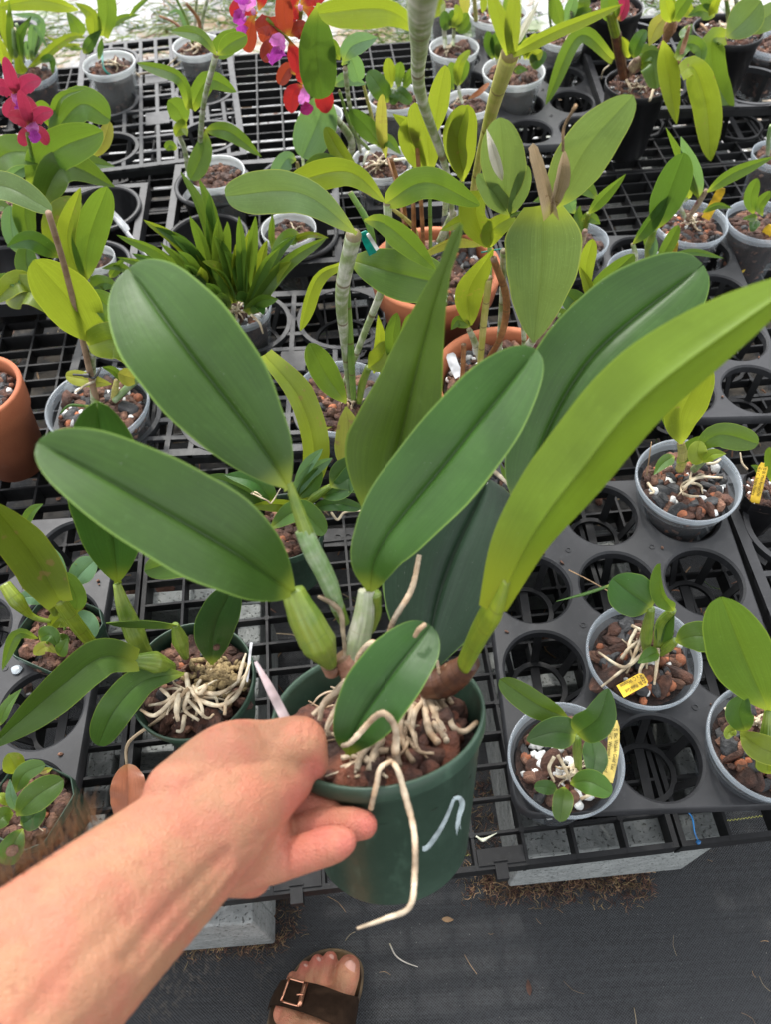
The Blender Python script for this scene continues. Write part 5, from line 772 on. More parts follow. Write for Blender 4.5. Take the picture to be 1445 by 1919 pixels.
p = Plant('black pot in the shade left of the scarlet flower, mostly hidden by leaves', 640, 232, 60, 'black', zr=.27, H=.066, mix='moss', group=GB)
# ---------------- left front bench plants
p = Plant('round dark green pot on the grid with tangled white roots and an upright spotted leaf', 358, 1272, 236, 'green', zr=.305, mix='bark', H=.103, size=.009, level=.015, cat='potted orchid')
p.L([(220, 1092, 8), (205, 950, 20), (180, 753, 36)], 146, 'leaf_blue', 'o', .18, 0, n=30, notch=.03, thick=.0012, groove=.06)
p.C([(218, 1094, 8), (232, 1140, 6), (258, 1200, 2.5), (278, 1228, .6)], [14, 30, 40, 20], 'bulb_green', 'pseudobulb', sides=16); p.C([(327, 1170, 5.5), (335, 1195, 3.5), (347, 1232, .4)], [13, 32, 14], 'bulb_green', 'pseudobulb', sides=14)
p.L([(330, 1172, 5.5), (270, 1164, 7), (198, 1168, 6.5)], 40, 'leaf_mid', 's', .35, 1.2, n=22, thick=.001); p.L([(396, 1246, .8), (402, 1175, 7), (437, 1097, 13)], 76, 'leaf_dark', 'o', .10, 0, n=26, thick=.001, label='upright dark leaf with a scar')
p.C([(248, 1238, 4), (285, 1240, 3), (325, 1250, .8)], [22, 46, 18], 'bulb_green', 'pseudobulb', sides=16, flat=.8); p.L([(256, 1238, 4.2), (190, 1232, 7), (110, 1290, 8), (-25, 1405, 6)], 76, 'leaf_mid', 's', .4, .35, n=30, thick=.001, twist=1.2)
p.L([(346, 1262, 1), (270, 1275, 2), (215, 1330, 1), (183, 1397, -3)], 66, 'leaf_mid', 'o', .15, 0, n=28, thick=.001); p.L([(455, 1060, 9), (380, 1040, 12), (270, 1070, 12)], 66, 'leaf_mid', 'o', .35, .2, n=24)
p.C([(198, 1238, 4), (150, 1180, 8), (108, 1122, 12)], [16, 27, 26], 'bulb_lime', 'pseudobulb'); p.L([(112, 1128, 12), (60, 1040, 17), (-25, 935, 24)], 84, 'leaf_olive', 's', .5, .2, n=26, thick=.001); p.C([(70, 1090, 7), (95, 1125, 6), (102, 1150, 3)], [10, 28, 12], 'bulb_lime', 'pseudobulb'); p.C([(8, 1095, 6), (30, 1125, 5), (60, 1155, 3), (95, 1165, 2)], [22, 30, 12, 7], 'bulb_lime', 'pseudobulb')
for a, w in (([(348, 1262, 1), (352, 1300, 1.2), (345, 1330, .6), (372, 1350, .4)], 9), ([(335, 1300, 1), (330, 1330, 1), (333, 1352, .5)], 12), ([(340, 1290, 1), (310, 1315, .8), (278, 1322, .5)], 8), ([(355, 1290, 1.2), (375, 1320, 1.2), (380, 1345, .6)], 8), ([(360, 1290, 1), (400, 1300, 1), (430, 1290, .8), (462, 1262, .8)], 8), ([(365, 1310, 1), (410, 1322, .8), (445, 1300, 1), (468, 1240, 1)], 9), ([(330, 1305, 1), (290, 1340, .6), (262, 1330, .5)], 9), ([(350, 1310, 1), (385, 1345, .8), (400, 1338, .6)], 7), ([(420, 1340, .6), (425, 1310, .9), (450, 1290, .9)], 7), ([(365, 1295, 1), (385, 1285, 1.4), (372, 1300, 1.4), (360, 1285, 1)], 8), ([(445, 1280, .8), (452, 1250, 1.2), (460, 1225, 1)], 7), ([(250, 1255, 1), (262, 1275, .6), (256, 1290, .5)], 7), ([(300, 1290, 1), (318, 1310, .8), (312, 1340, .5)], 7), ([(345, 1340, .5), (340, 1368, .4), (330, 1370, .3)], 9)): p.Rt(a, w)
p.roots(365, 1300, 12, 70, 7, h=.9); mb = MB()
for i in range(160):
    a = rng.random()*6.28; r_ = abs(rng.normal())*28; q_ = P(412+r_*math.cos(a)*1.1, 1268+r_*math.sin(a)*.6, .300); chunk(mb, q_, .0035*(.6+rng.random()), 'bark', 1, 0)
o = mb.build('moss', 'moss', p.root, True); o['kind'] = 'stuff'
p.T([(462, 1278, 0), (466, 1240, 1.2), (470, 1204, 2)], 5, 'tag_white'); V, Fc, U = tube_geo([P(352, 1290, .32), P(300, 1345, .30), P(240, 1392, .245), P(237, 1440, .225), P(232, 1452, .222)], [.0022, .0020, .0018, .0018, .0012], 30, 6); mk('dry_stalk', V, Fc, 'spathe_dry', p.root, U)
V, Fc = ico(1); mk('scar', P(405, 1213, .305+.045)+V*np.array([.004, .004, .001]), Fc, 'bark_tan', p.root)
o = leaf(None, [P(238, 1432, .232), P(240, 1480, .228), P(236, 1545, .215)], 66, 'leaf_dead', 'r', .25, 0, ruf=.12, name='dead_leaf', n=24, thick=.0006); tag(o, 'curled brown dead leaf lying on the grid behind the wrist', 'dead leaf')
p = Plant('dark green pot deep behind the held plant with grey-green keeled leaves', 532, 985, 150, 'green', zr=.30, mix='bark', H=.1, size=.009)
for a, w, mt, pr_, rl in (([(512, 950, 2), (430, 905, 5), (378, 893, 5)], 36, 'leaf_dark', 'n', .2), ([(515, 950, 2), (480, 905, 5), (420, 890, 6)], 40, 'leaf_dark', 'n', -.3), ([(580, 955, 1), (520, 945, 3), (462, 950, 3)], 30, 'leaf_lime', 'n', .6), ([(505, 990, 1), (560, 958, 3), (609, 1000, 0)], 46, 'leaf_mid', 'o', .2), ([(556, 925, 2), (572, 880, 6), (604, 841, 10)], 24, 'leaf_grey', 's', .3), ([(545, 930, 2), (580, 885, 6), (622, 858, 9)], 26, 'leaf_grey', 's', -.2), ([(556, 935, 2), (580, 910, 4), (600, 878, 7)], 34, 'leaf_dark', 'o', 0), ([(618, 912, 5), (650, 890, 6), (690, 905, 5)], 66, 'leaf_dark', 'o', 0), ([(582, 952, 1), (630, 944, 3), (676, 952, 2)], 26, 'leaf_dark', 'o', 0), ([(495, 665, 15), (560, 745, 12), (588, 850, 6), (560, 950, 1)], 58, 'leaf_olive', 's', .5), ([(600, 930, 3), (640, 915, 5), (668, 870, 7)], 40, 'leaf_dark', 'o', .2)): p.L(a, w, mt, pr_, .35, rl, n=22)
p.C([(568, 952, 1), (590, 930, 3), (618, 911, 5)], [12, 18, 10], 'bulb_green', 'pseudobulb'); p.Rt([(473, 925, 5), (500, 938, 4.5), (508, 942, 4), (525, 915, 5)], 3.2); p.Rt([(620, 960, 1.5), (632, 974, .5), (645, 960, 1), (676, 957, 1)], 5); p.Rt([(470, 925, 4), (478, 922, 5), (490, 930, 4.7)], 3.2)
p.roots(570, 950, 6, 26, 5); p.T([(424, 914, 3), (420, 922, 2), (412, 930, .5)], 5, 'tag_white')
p = Plant('square green pot at the back of the left tray, oval grey-green leaves', 106, 1184, 168, 'sq', zr=.285, mix='bark', H=.08, size=.007, rot=.35, level=.010, group=GG, cat='potted plant', name='potted_plant')
for a, w, mt, pr_, rl in (([(112, 1110, 5), (95, 1060, 8), (68, 1022, 10)], 48, 'leaf_grey', 'o', 0), ([(135, 1098, 5), (150, 1075, 6), (178, 1048, 7)], 46, 'leaf_grey', 'o', .2), ([(142, 1150, 2), (140, 1115, 5), (116, 1072, 8)], 40, 'leaf_mid', 'o', .1), ([(125, 1155, 2), (115, 1125, 4), (98, 1098, 6)], 46, 'leaf_grey', 'o', -.3), ([(88, 1128, 3), (60, 1118, 4), (26, 1124, 4)], 30, 'leaf_grey', 'n', 0), ([(138, 1160, 2), (160, 1170, 3), (172, 1198, 2)], 46, 'leaf_grey', 'r', 0), ([(134, 1172, 2), (112, 1158, 3), (90, 1180, 2)], 36, 'leaf_lime', 'n', .2), ([(72, 1196, 1.5), (95, 1190, 3), (108, 1212, 2)], 36, 'leaf_mid', 'n', 0), ([(70, 1196, 1.5), (30, 1190, 3), (3, 1256, 0)], 24, 'leaf_mid', 'n', .3), ([(62, 1226, .8), (85, 1212, 2), (105, 1224, 1.5)], 24, 'leaf_yellow', 'n', 0), ([(108, 1228, .6), (116, 1215, 2), (126, 1196, 3)], 26, 'leaf_mid', 'n', .2), ([(105, 1190, .6), (115, 1200, 1.5), (126, 1190, 2)], 26, 'leaf_mid', 'o', 0), ([(130, 1075, 5), (138, 1064, 6), (142, 1056, 7)], 12, 'leaf_yellow', 'n', 0), ([(40, 990, 4), (58, 960, 7), (80, 944, 9)], 22, 'leaf_mid', 'n', .4)): p.L(a, w, mt, pr_, .2, rl, n=20)
p.roots(100, 1180, 8, 26, 3); p.C([(120, 1180, 0), (128, 1150, 2)], [5, 5], 'cane_green')
p = Plant('square green pot at the front of the left tray, leaf with brown spot', 52, 1505, 168, 'sq', zr=.285, mix='bark', H=.08, size=.008, rot=.35, level=.010, group=GG, cat='potted plant', name='potted_plant')
for a, w, mt, pr_, rl, lb in (([(30, 1528, 3), (70, 1490, 5), (118, 1461, 5)], 54, 'leaf_mid', 'o', 0, None), ([(27, 1486, 3), (45, 1450, 5), (84, 1432, 6)], 36, 'leaf_mid', 'o', .2, None), ([(30, 1448, 4), (24, 1430, 5), (14, 1412, 6)], 40, 'leaf_olive', 'r', 0, None), ([(38, 1545, 1.5), (55, 1535, 2.5), (80, 1508, 2.5)], 42, 'leaf_dark', 'o', 0, None), ([(24, 1524, 3), (5, 1530, 4), (-14, 1552, 4)], 34, 'leaf_mid', 'o', 0, None), ([(42, 1553, 2), (25, 1580, 2), (6, 1620, .5)], 46, 'leaf_mid', 'o', 0, 'leaf with a round brown spot and yellow tip'), ([(74, 1449, 2), (85, 1444, 2.5), (98, 1440, 3)], 12, 'leaf_yellow', 'n', 0, None), ([(22, 1507, 2), (5, 1495, 3), (-8, 1488, 3)], 20, 'leaf_lime', 'n', 0, None), ([(-4, 1360, 4), (12, 1325, 6), (39, 1291, 7)], 24, 'leaf_mid', 'n', .5, None), ([(-20, 1345, 3), (8, 1330, 5), (18, 1300, 6)], 20, 'leaf_mid', 'n', .3, None), ([(30, 1520, 2), (20, 1490, 4), (18, 1460, 5)], 22, 'leaf_grey', 'n', .4, None)): p.L(a, w, mt, pr_, .18, rl, n=20, label=lb)
q_ = P(22, 1594, .305); V, Fc = ico(2); mk('brown_spot', q_+V*np.array([.0058, .0052, .0006]), Fc, 'bark_tan', p.root); p.C([(20, 1505, 0), (24, 1475, 2.5), (28, 1450, 4)], [6, 7, 5], 'cane_white'); p.roots(60, 1540, 8, 30, 3.5)
q_ = P(30, 1255, .264); V, Fc = ico(2); Vg = V*np.array([.0062, .0055, .0022]); Vg[:, 0] *= 1+.15*np.sin(np.arctan2(V[:, 1], V[:, 0])*3); tag(mk('glue_blob', q_+Vg, Fc, 'glue'), 'small dried blob of clear glue stuck on the left black tray', 'glue blob')
V, Fc, U = tube_geo([P(1277, 1512, .205), P(1297, 1530, .207), P(1303, 1560, .205), P(1310, 1578, .203)], [.0007, .0008, .0008, .0008], 20, 6); o = tag(empty('zip_tie', P(1303, 1575, .2)), 'blue plastic zip tie looped round the front bench rib', 'zip tie'); mk('strap', V, Fc, 'blue_plastic', o, U); V, Fc = ico(1); mk('locking_head', P(1310, 1578, .206)+V*.0026, Fc, 'blue_plastic', o, smooth=False)
V, Fc, U = tube_geo([P(893, 1567, .204), P(905, 1574, .205), P(915, 1570, .207), P(932, 1561, .209)], [.0008, .0018, .001, .0005], 16, 5, 1, .4); tag(mk('torn_thread', V, Fc, 'root_pale', None, U), 'scrap of torn white thread caught on a bench crossing', 'thread')
# ================================================================== HELD PLANT
DP = .56; C0 = D(707, 1330, DP); tc = unit(CAM-C0); ui = unit(UP-tc*np.dot(UP, tc)); ri = unit(np.cross(ui, tc)); tau = rad(51)
ax = unit(ui*math.sin(tau)+tc*math.cos(tau)-ri*.10); e1 = unit(ri-ax*np.dot(ri, ax)); e2 = np.cross(ax, e1)
HR = .0775; HH = .130; held = tag(empty('held_orchid', C0-ax*HH), 'large orchid in a round dark green pot held up by the hand', 'potted orchid')
pot(held, C0, HR, HH, 'green', fill=False, e1=e1, e2=e2, up=ax)
def hp(a, b, c): return C0+e1*a+e2*b+ax*c
mixfill(held, C0-ax*.030, HR*.95, 'bark', e1, e2, ax, .010, n=10, sub=2)
mb = MB()
for i in range(100):
    a = 2.39996*i; r_ = math.sqrt((i+.5)/100)*HR*.74; k = rng.choice([0, 0, 0, 1]); chunk(mb, hp(math.cos(a)*r_+rng.normal()*.002, math.sin(a)*r_+rng.normal()*.002, -.028+rng.random()*.010), .0098*(.7+rng.random()*.6), rng.choice(['lava', 'bark']), 3, k)
o = mb.build('potting_mix', ['lava', 'bark'], held, True); o['kind'] = 'stuff'
def HL(pts, w, mat='leaf_blue', pr='o', fold=.15, roll=0., notch=.035, thick=.0016, groove=.09, n=36, **k): return leaf(held, [D(*q) for q in pts], w, mat, pr, fold, roll, notch=notch, thick=thick, groove=groove, n=n, **k)
def HC_(pts, w, mat, name='pseudobulb', n=36, sides=20, **k): return tube(held, [D(*q) for q in pts], w, mat, name, n=n, sides=sides, **k)
HL([(541, 916, .500), (470, 810, .485), (345, 650, .475), (240, 503, .49)], 212, fold=.24, roll=.12, label='broad dark leaf at the upper left')
HL([(552, 1113, .505), (440, 1035, .455), (250, 925, .42), (70, 828, .41)], 192, fold=.30, roll=-.28, label='long leaf reaching to the left frame edge')
HL([(700, 985, .565), (738, 870, .545), (765, 760, .52), (792, 650, .495), (820, 550, .47), (866, 420, .44)], 190, 'leaf_centre', 'k', fold=.30, roll=.25, notch=0, twist=.3, label='tall narrow-tipped centre leaf')
HL([(690, 1112, .535), (715, 1020, .51), (850, 850, .485), (1006, 655, .48)], 168, fold=.32, roll=.16, label='dark leaf crossing the centre to the upper right')
HL([(800, 1262, .60), (815, 1150, .605), (850, 1040, .61), (918, 898, .615)], 244, 'leaf_dusk', 'o', fold=.30, roll=.1, label='shaded blue-black leaf behind the centre')
HL([(652, 1415, .520), (668, 1360, .505), (730, 1270, .50), (808, 1172, .515)], 130, 'leaf_dark', 'o', fold=.24, roll=.1, notch=.01, label='short leaf lying over the pot')
HL([(985, 965, .60), (1005, 860, .585), (1110, 670, .57), (1318, 496, .57)], 196, fold=.30, roll=-.1, label='blue-green leaf behind the yellow-green one')
HL([(926, 1150, .496), (992, 1010, .460), (1084, 884, .43), (1224, 726, .40), (1520, 512, .375)], 152, 'leaf_under', 'q', fold=-.55, roll=-.35, notch=0, groove=.12, n=44, label='huge yellow-green leaf seen from beneath')
HL([(822, 1238, .60), (880, 1150, .605), (930, 1040, .61), (962, 930, .60)], 40, 'leaf_mid', 's', fold=.5, roll=.4, notch=0)
HC_([(870, 1246, .548), (900, 1185, .525), (928, 1135, .500), (950, 1085, .482)], [44, 54, 60, 22], 'bulb_lime', 'leaf_sheath', flat=.6, n=44, sides=28)
HC_([(541, 905, .500), (556, 950, .506), (574, 1000, .513), (584, 1030, .517)], [13, 22, 28, 30], 'bulb_green', 'pseudobulb'); HC_([(568, 992, .513), (584, 1030, .517), (612, 1085, .53), (636, 1150, .543)], [34, 37, 35, 24], 'bulb_striped', 'pseudobulb'); HC_([(632, 1138, .541), (645, 1168, .548)], [27, 20], 'bulb_green', 'stem')
HC_([(548, 1106, .507), (560, 1135, .51), (585, 1185, .522), (620, 1248, .54)], [42, 64, 72, 24], 'bulb_green', 'pseudobulb', sides=28)
HC_([(686, 1106, .536), (680, 1160, .54), (668, 1210, .545), (662, 1250, .55)], [30, 40, 46, 36], 'bulb_sheath', 'pseudobulb', sides=24); HC_([(702, 1112, .536), (700, 1150, .55), (690, 1180, .56)], [24, 28, 24], 'bulb_green', 'pseudobulb')
HC_([(640, 1230, .545), (660, 1255, .55), (668, 1285, .555), (690, 1290, .57)], [40, 54, 44, 30], 'rhizome_pink', 'rhizome', lump=.12); HC_([(618, 1245, .545), (622, 1262, .55)], [34, 26], 'rhizome_pink', 'rhizome', lump=.2)
HC_([(885, 1238, .548), (858, 1262, .56), (828, 1280, .57), (792, 1285, .575)], [36, 54, 60, 50], 'rhizome', 'rhizome', n=24, lump=.05)
HR_ = [([(787, 1040, .53), (772, 1105, .53), (740, 1160, .525), (724, 1205, .53)], [9, 11, 11, 10]), ([(716, 1211, .525), (695, 1205, .515), (673, 1228, .512), (668, 1252, .515)], [11, 12, 12, 10]), ([(690, 1228, .52), (682, 1240, .52), (668, 1250, .52), (675, 1285, .515), (688, 1310, .51), (688, 1352, .505)], [9, 11, 12, 11, 11, 9]),
 ([(640, 1398, .50), (658, 1390, .495), (700, 1345, .487), (722, 1338, .485), (742, 1365, .49), (742, 1410, .50)], [8, 11, 12, 13, 13, 16]), ([(655, 1268, .545), (630, 1295, .535), (605, 1320, .53), (598, 1350, .53)], [12, 14, 12, 9]), ([(648, 1285, .54), (632, 1320, .53), (612, 1362, .525), (618, 1378, .525)], [10, 11, 10, 8]), ([(655, 1280, .54), (620, 1310, .535), (585, 1340, .53)], [11, 12, 9]),
 ([(728, 1422, .505), (745, 1440, .487), (760, 1490, .478), (777, 1560, .47), (778, 1640, .465), (768, 1700, .46), (720, 1722, .455), (668, 1740, .45)], [8, 12, 13, 11, 12, 11, 9, 5]), ([(735, 1425, .495), (712, 1440, .487), (705, 1470, .487), (694, 1516, .492)], [9, 10, 11, 10]), ([(798, 1170, .50), (786, 1180, .497), (778, 1193, .50)], [9, 10, 8]), ([(596, 1118, .525), (620, 1130, .53), (638, 1150, .535), (642, 1185, .54), (648, 1230, .545)], [6, 11, 10, 8, 10]),
 ([(820, 1238, .56), (826, 1262, .56), (840, 1245, .56)], [6, 7, 6])]
for a, w in HR_: tube(held, [D(*q) for q in a], w, 'root_held', 'root', n=60, sides=12, lump=.16)
for i, (a, w) in enumerate([([(800, 1300), (812, 1330), (832, 1368), (838, 1390)], 12), ([(795, 1300), (800, 1340), (806, 1372), (822, 1392)], 14), ([(805, 1298), (836, 1325), (850, 1362), (872, 1372), (895, 1350)], 11), ([(800, 1305), (780, 1340), (772, 1375)], 10), ([(762, 1320), (752, 1360), (760, 1400), (775, 1425)], 11), ([(775, 1330), (765, 1360), (740, 1405)], 12), ([(718, 1390), (702, 1410), (690, 1440)], 14), ([(700, 1400), (680, 1420), (668, 1445)], 10), ([(745, 1385), (742, 1410), (748, 1432)], 14), ([(760, 1350), (775, 1380), (782, 1400)], 8), ([(810, 1290), (835, 1300), (848, 1318)], 10), ([(690, 1395), (700, 1405), (730, 1410)], 12), ([(640, 1425), (660, 1418), (690, 1430)], 9), ([(820, 1330), (815, 1355), (835, 1385)], 12), ([(800, 1300), (818, 1320), (845, 1350)], 9)]):
    pts = []
    for (x_, y_) in a:      # lie on the potting surface
        d_ = unit(D(x_, y_, 1)-CAM); t_ = np.dot(C0-ax*(.009)-CAM, ax)/np.dot(d_, ax); pts.append(CAM+d_*t_+ax*random.uniform(-.003, .004))
    V, Fc, U = tube_geo(pts, [w*.56/F/2*k for k in (1, 1.1, .95)], 26, 10, 1, .08); mk('root', V, Fc, 'root_held', held, U)
for i in range(20):
    th = random.uniform(0, 6.28); r0 = random.uniform(0, .35)*HR; a0 = th+random.uniform(-.5, .5); pts = []; q_ = np.array([math.cos(th)*r0+.006, math.sin(th)*r0+.004]); 
    for k in range(6):
        pts.append(hp(q_[0], q_[1], -.012+random.uniform(-.003, .004)+(.010 if k == 0 else 0))); a0 += random.uniform(-.8, .8); q_ = q_+np.array([math.cos(a0), math.sin(a0)])*.0105
        if np.linalg.norm(q_) > HR*.84: break
    if len(pts) < 3: continue
    w = random.uniform(.0008, .0022); V, Fc, U = tube_geo(pts, [w*1.1, w, w*.9, w*.5], 26, 8, 1, .16); mk('root', V, Fc, 'root_held', held, U)
g = [D(478, 1240, .545), D(505, 1290, .535), D(538, 1355, .525)]; V, Fc, U = tube_geo(g, [.0012, .0032, .0034], 12, 4, .14); mk('plant_tag', V, Fc, 'tag_pinkish', held, U, smooth=False)
# painted number one on the pot wall, laid onto the wall surface
pv, pf, _ = lathe(C0, [(HR*.74, -HH), (HR*.955, -.014), (HR*1.0, -.010), (HR, 0)], e1, e2, ax, 96); bvh = BVHTree.FromPolygons([Vector(v) for v in pv], [f for f in pf])
def onpot(px, py):
    d_ = unit(D(px, py, 1)-CAM); h_ = bvh.ray_cast(Vector(CAM), Vector(d_)); return np.array(h_[0])+np.array(h_[1])*(.0006 if np.dot(h_[1], d_) < 0 else -.0006), np.array(h_[1])
def stroke(mb, pts, ws):
    C = spline([np.array([a, b, 0.]) for a, b in pts], 22); w_ = np.interp(np.linspace(0, 1, 22), np.linspace(0, 1, len(ws)), ws); V = []
    for i in range(22):
        tg = unit(C[min(i+1, 21)]-C[max(i-1, 0)]); s_ = np.array([-tg[1], tg[0]])
        for k in (-1, -.35, .35, 1):
            wob = 1+.15*(random.random()-.5); V.append(onpot(C[i][0]+s_[0]*k*w_[i]/2*wob, C[i][1]+s_[1]*k*w_[i]/2*wob)[0])
    mb.add(np.array(V), [(i*4+k, i*4+k+1, (i+1)*4+k+1, (i+1)*4+k) for i in range(21) for k in range(3)])
mb = MB(); stroke(mb, [(792, 1589), (802, 1586), (822, 1558), (838, 1528), (850, 1497)], [9, 10, 8, 7, 6]); stroke(mb, [(850, 1496), (860, 1494), (866, 1505), (860, 1530), (858, 1548), (862, 1566)], [6, 10, 10, 8, 9, 13]); mb.build('painted_mark', 'paint_mark', held, True)
# ================================================================== PERSON (arm with hand, sandalled foot)
def remesh_blob(chains, vox, smooth=6, extra=None):
    V = []; Fc = []; n = 0; iv, jf = ico(3)
    for ch in chains:
        pts = [np.array(c_[0]) for c_ in ch]; rs = [c_[1] for c_ in ch]; L = sum(np.linalg.norm(pts[i+1]-pts[i]) for i in range(len(pts)-1)); k = max(4, int(L/(min(rs)*.22))); C = spline(pts, k) if len(pts) > 1 else np.array(pts); R = np.interp(np.linspace(0, 1, k), np.concatenate([[0], np.cumsum([np.linalg.norm(pts[i+1]-pts[i]) for i in range(len(pts)-1)])])/L, rs)
        for c_, r_ in zip(C, R): V.append(c_+iv*r_); Fc += [tuple(i+n for i in f) for f in jf]; n += len(iv)
    me = bpy.data.meshes.new('b'); me.from_pydata(np.vstack(V).tolist(), [], Fc); o = bpy.data.objects.new('b', me); COL.objects.link(o)
    mo = o.modifiers.new('r', 'REMESH'); mo.mode = 'VOXEL'; mo.voxel_size = vox; sm = o.modifiers.new('s', 'SMOOTH'); sm.factor = .5; sm.iterations = smooth
    dg = bpy.context.evaluated_depsgraph_get(); m2 = bpy.data.meshes.new_from_object(o.evaluated_get(dg)); V2 = np.zeros(len(m2.vertices)*3); m2.vertices.foreach_get('co', V2); F2 = [tuple(p_.vertices) for p_ in m2.polygons]; bpy.data.objects.remove(o); bpy.data.meshes.remove(m2)
    return V2.reshape(-1, 3), F2
def K(px, py, d, r): return (D(px, py, d), r*d/F)
arm = [
 [K(-560, 2330, .33, 300), K(-300, 2130, .335, 250), K(-100, 1975, .345, 218), K(60, 1840, .37, 182), K(200, 1715, .405, 152), K(320, 1610, .44, 128), K(400, 1535, .46, 112)],
 [K(400, 1535, .46, 112), K(460, 1480, .485, 98), K(520, 1450, .50, 70)],                       # hand body, upper
 [K(400, 1555, .465, 105), K(450, 1560, .485, 92), K(490, 1570, .50, 68)],                      # hand body, lower
 [K(340, 1490, .455, 72), K(425, 1420, .475, 66), K(500, 1408, .49, 58), K(560, 1388, .497, 46), K(574, 1398, .50, 40)],  # thumb
 [K(572, 1392, .50, 40), K(584, 1420, .505, 31), K(588, 1436, .507, 25)],
 [K(490, 1490, .505, 46), K(545, 1500, .514, 30), K(590, 1509, .514, 25), K(622, 1515, .509, 20)],        # index
 [K(470, 1560, .495, 48), K(540, 1558, .502, 35), K(575, 1552, .503, 33), K(600, 1548, .503, 34), K(640, 1544, .500, 33), K(660, 1544, .497, 32), K(680, 1546, .495, 27)],   # middle
 [K(440, 1612, .478, 52), K(500, 1618, .480, 39), K(540, 1608, .480, 37), K(570, 1599, .479, 36), K(610, 1586, .477, 36), K(628, 1581, .476, 33), K(642, 1577, .475, 26)],     # ring
 [K(450, 1630, .505, 44), K(510, 1622, .520, 30), K(555, 1610, .528, 26), K(585, 1602, .530, 22)],   # little
 [K(380, 1600, .455, 60), K(430, 1625, .475, 52), K(470, 1640, .49, 40)],                       # heel of the palm
]
V1, F1 = remesh_blob(arm, .0016, 3)
# crease/tendon detail
def proj(V):
    q = V-CAM; d_ = q@fw; return np.stack([722.5+F*(q@RX)/d_, 959.5-F*(q@UP)/d_], 1)
def normals(V, Fc):
    me = bpy.data.meshes.new('n'); me.from_pydata(V.tolist(), [], Fc); N = np.zeros(len(V)*3); me.vertex_normals.foreach_get('vector', N); bpy.data.meshes.remove(me); return N.reshape(-1, 3)
N1 = normals(V1, F1); vw = CAM-V1; vw /= np.linalg.norm(vw, axis=1)[:, None]; face = np.clip((N1*vw).sum(1)*2, 0, 1); p2 = proj(V1)
# creases (negative = groove) and ridges on the side facing the viewer: polyline in the photo, width, height in metres
for pl2, w, hgt in (([(548, 1528), (552, 1548), (548, 1572)], 5, -.0011), ([(612, 1520), (615, 1545), (612, 1565)], 4, -.0008), ([(535, 1580), (538, 1610), (536, 1640)], 5, -.0012), ([(586, 1562), (590, 1590), (588, 1618)], 4, -.0008),
    ([(470, 1562), (520, 1562), (580, 1568), (640, 1562)], 4, -.0010), ([(455, 1590), (500, 1560), (545, 1530), (580, 1520)], 6, -.0012), ([(480, 1640), (505, 1600), (515, 1572)], 7, -.0028), ([(420, 1668), (460, 1620), (490, 1570)], 8, -.0014), ([(540, 1524), (590, 1528), (640, 1528)], 4, -.0010),
    ([(572, 1350), (566, 1372), (570, 1395)], 5, -.0008), ([(590, 1352), (582, 1375), (584, 1398)], 4, -.0006), ([(500, 1395), (530, 1420), (560, 1425), (590, 1420)], 8, -.0008), ([(480, 1352), (490, 1375), (500, 1400)], 14, -.0016), ([(430, 1352), (440, 1380)], 18, .0020),
    ([(235, 1800), (300, 1720), (370, 1650), (420, 1600)], 16, -.0026), ([(270, 1830), (340, 1745), (400, 1680), (440, 1630)], 9, .0022), ([(300, 1835), (360, 1765), (410, 1700)], 7, -.0016), ([(330, 1820), (390, 1740), (430, 1680)], 9, .0016), ([(120, 1700), (230, 1620), (330, 1540)], 30, .0016), ([(60, 1900), (150, 1800), (240, 1720)], 28, -.0018),
    ([(560, 1432), (585, 1428), (604, 1436)], 4, -.0010), ([(420, 1480), (480, 1460), (540, 1460)], 16, -.0012)):
    q = spline([np.array([a_, b_, 0.]) for a_, b_ in pl2], 24)[:, :2]; dd = np.full(len(V1), 1e9)
    for k_ in range(23):
        ab = q[k_+1]-q[k_]; tt = np.clip(((p2-q[k_])@ab)/(ab@ab+1e-9), 0, 1); dd = np.minimum(dd, np.linalg.norm(p2-(q[k_]+tt[:, None]*ab), axis=1))
    V1 = V1+vw*(hgt*np.exp(-(dd/w)**2)*face)[:, None]
zf = .026
def FT(px, py, z, r): return (P(px, py, z), r)
ank = P(548, 1960, .075); foot = [
 [FT(653, 1812, .036, .0125), FT(650, 1828, .038, .0138), FT(640, 1862, .040, .0135), FT(625, 1900, .044, .017)], [FT(618, 1797, .032, .0082), FT(613, 1815, .036, .0084), FT(604, 1850, .040, .0088), FT(596, 1890, .046, .014)],
 [FT(594, 1802, .031, .0078), FT(589, 1820, .035, .0080), FT(580, 1850, .040, .0085), FT(572, 1890, .046, .014)], [FT(571, 1813, .030, .0070), FT(566, 1828, .034, .0072), FT(560, 1852, .038, .0080), FT(550, 1890, .044, .013)], [FT(548, 1832, .029, .0065), FT(544, 1845, .033, .0068), FT(538, 1866, .037, .0075), FT(532, 1900, .043, .012)],
 [(P(615, 1885, .044), .019), (P(600, 1930, .060), .024), (ank+np.array([0.01, -.02, 0]), .030), (ank+np.array([0, -.06, .01]), .034)], [(P(560, 1885, .040), .019), (P(560, 1930, .052), .024), (ank+np.array([-.005, -.02, -.01]), .028)],
 [(ank+np.array([0, -.085, -.02]), .030), (ank+np.array([0, -.06, .01]), .034), (ank+np.array([0, -.065, .10]), .033), (ank+np.array([0, -.075, .22]), .048), (ank+np.array([0, -.08, .36]), .052)]]
V2, F2 = remesh_blob(foot, .0017, 3)
V = np.vstack([V1, V2]); Fc = F1+[tuple(i+len(V1) for i in f) for f in F2]
person = mk('person', V, Fc, 'skin'); tag(person, 'person reaching in with a bare arm to hold the pot, foot in a brown sandal', 'person')
fl = np.zeros(len(V)); 
pall = proj(V)
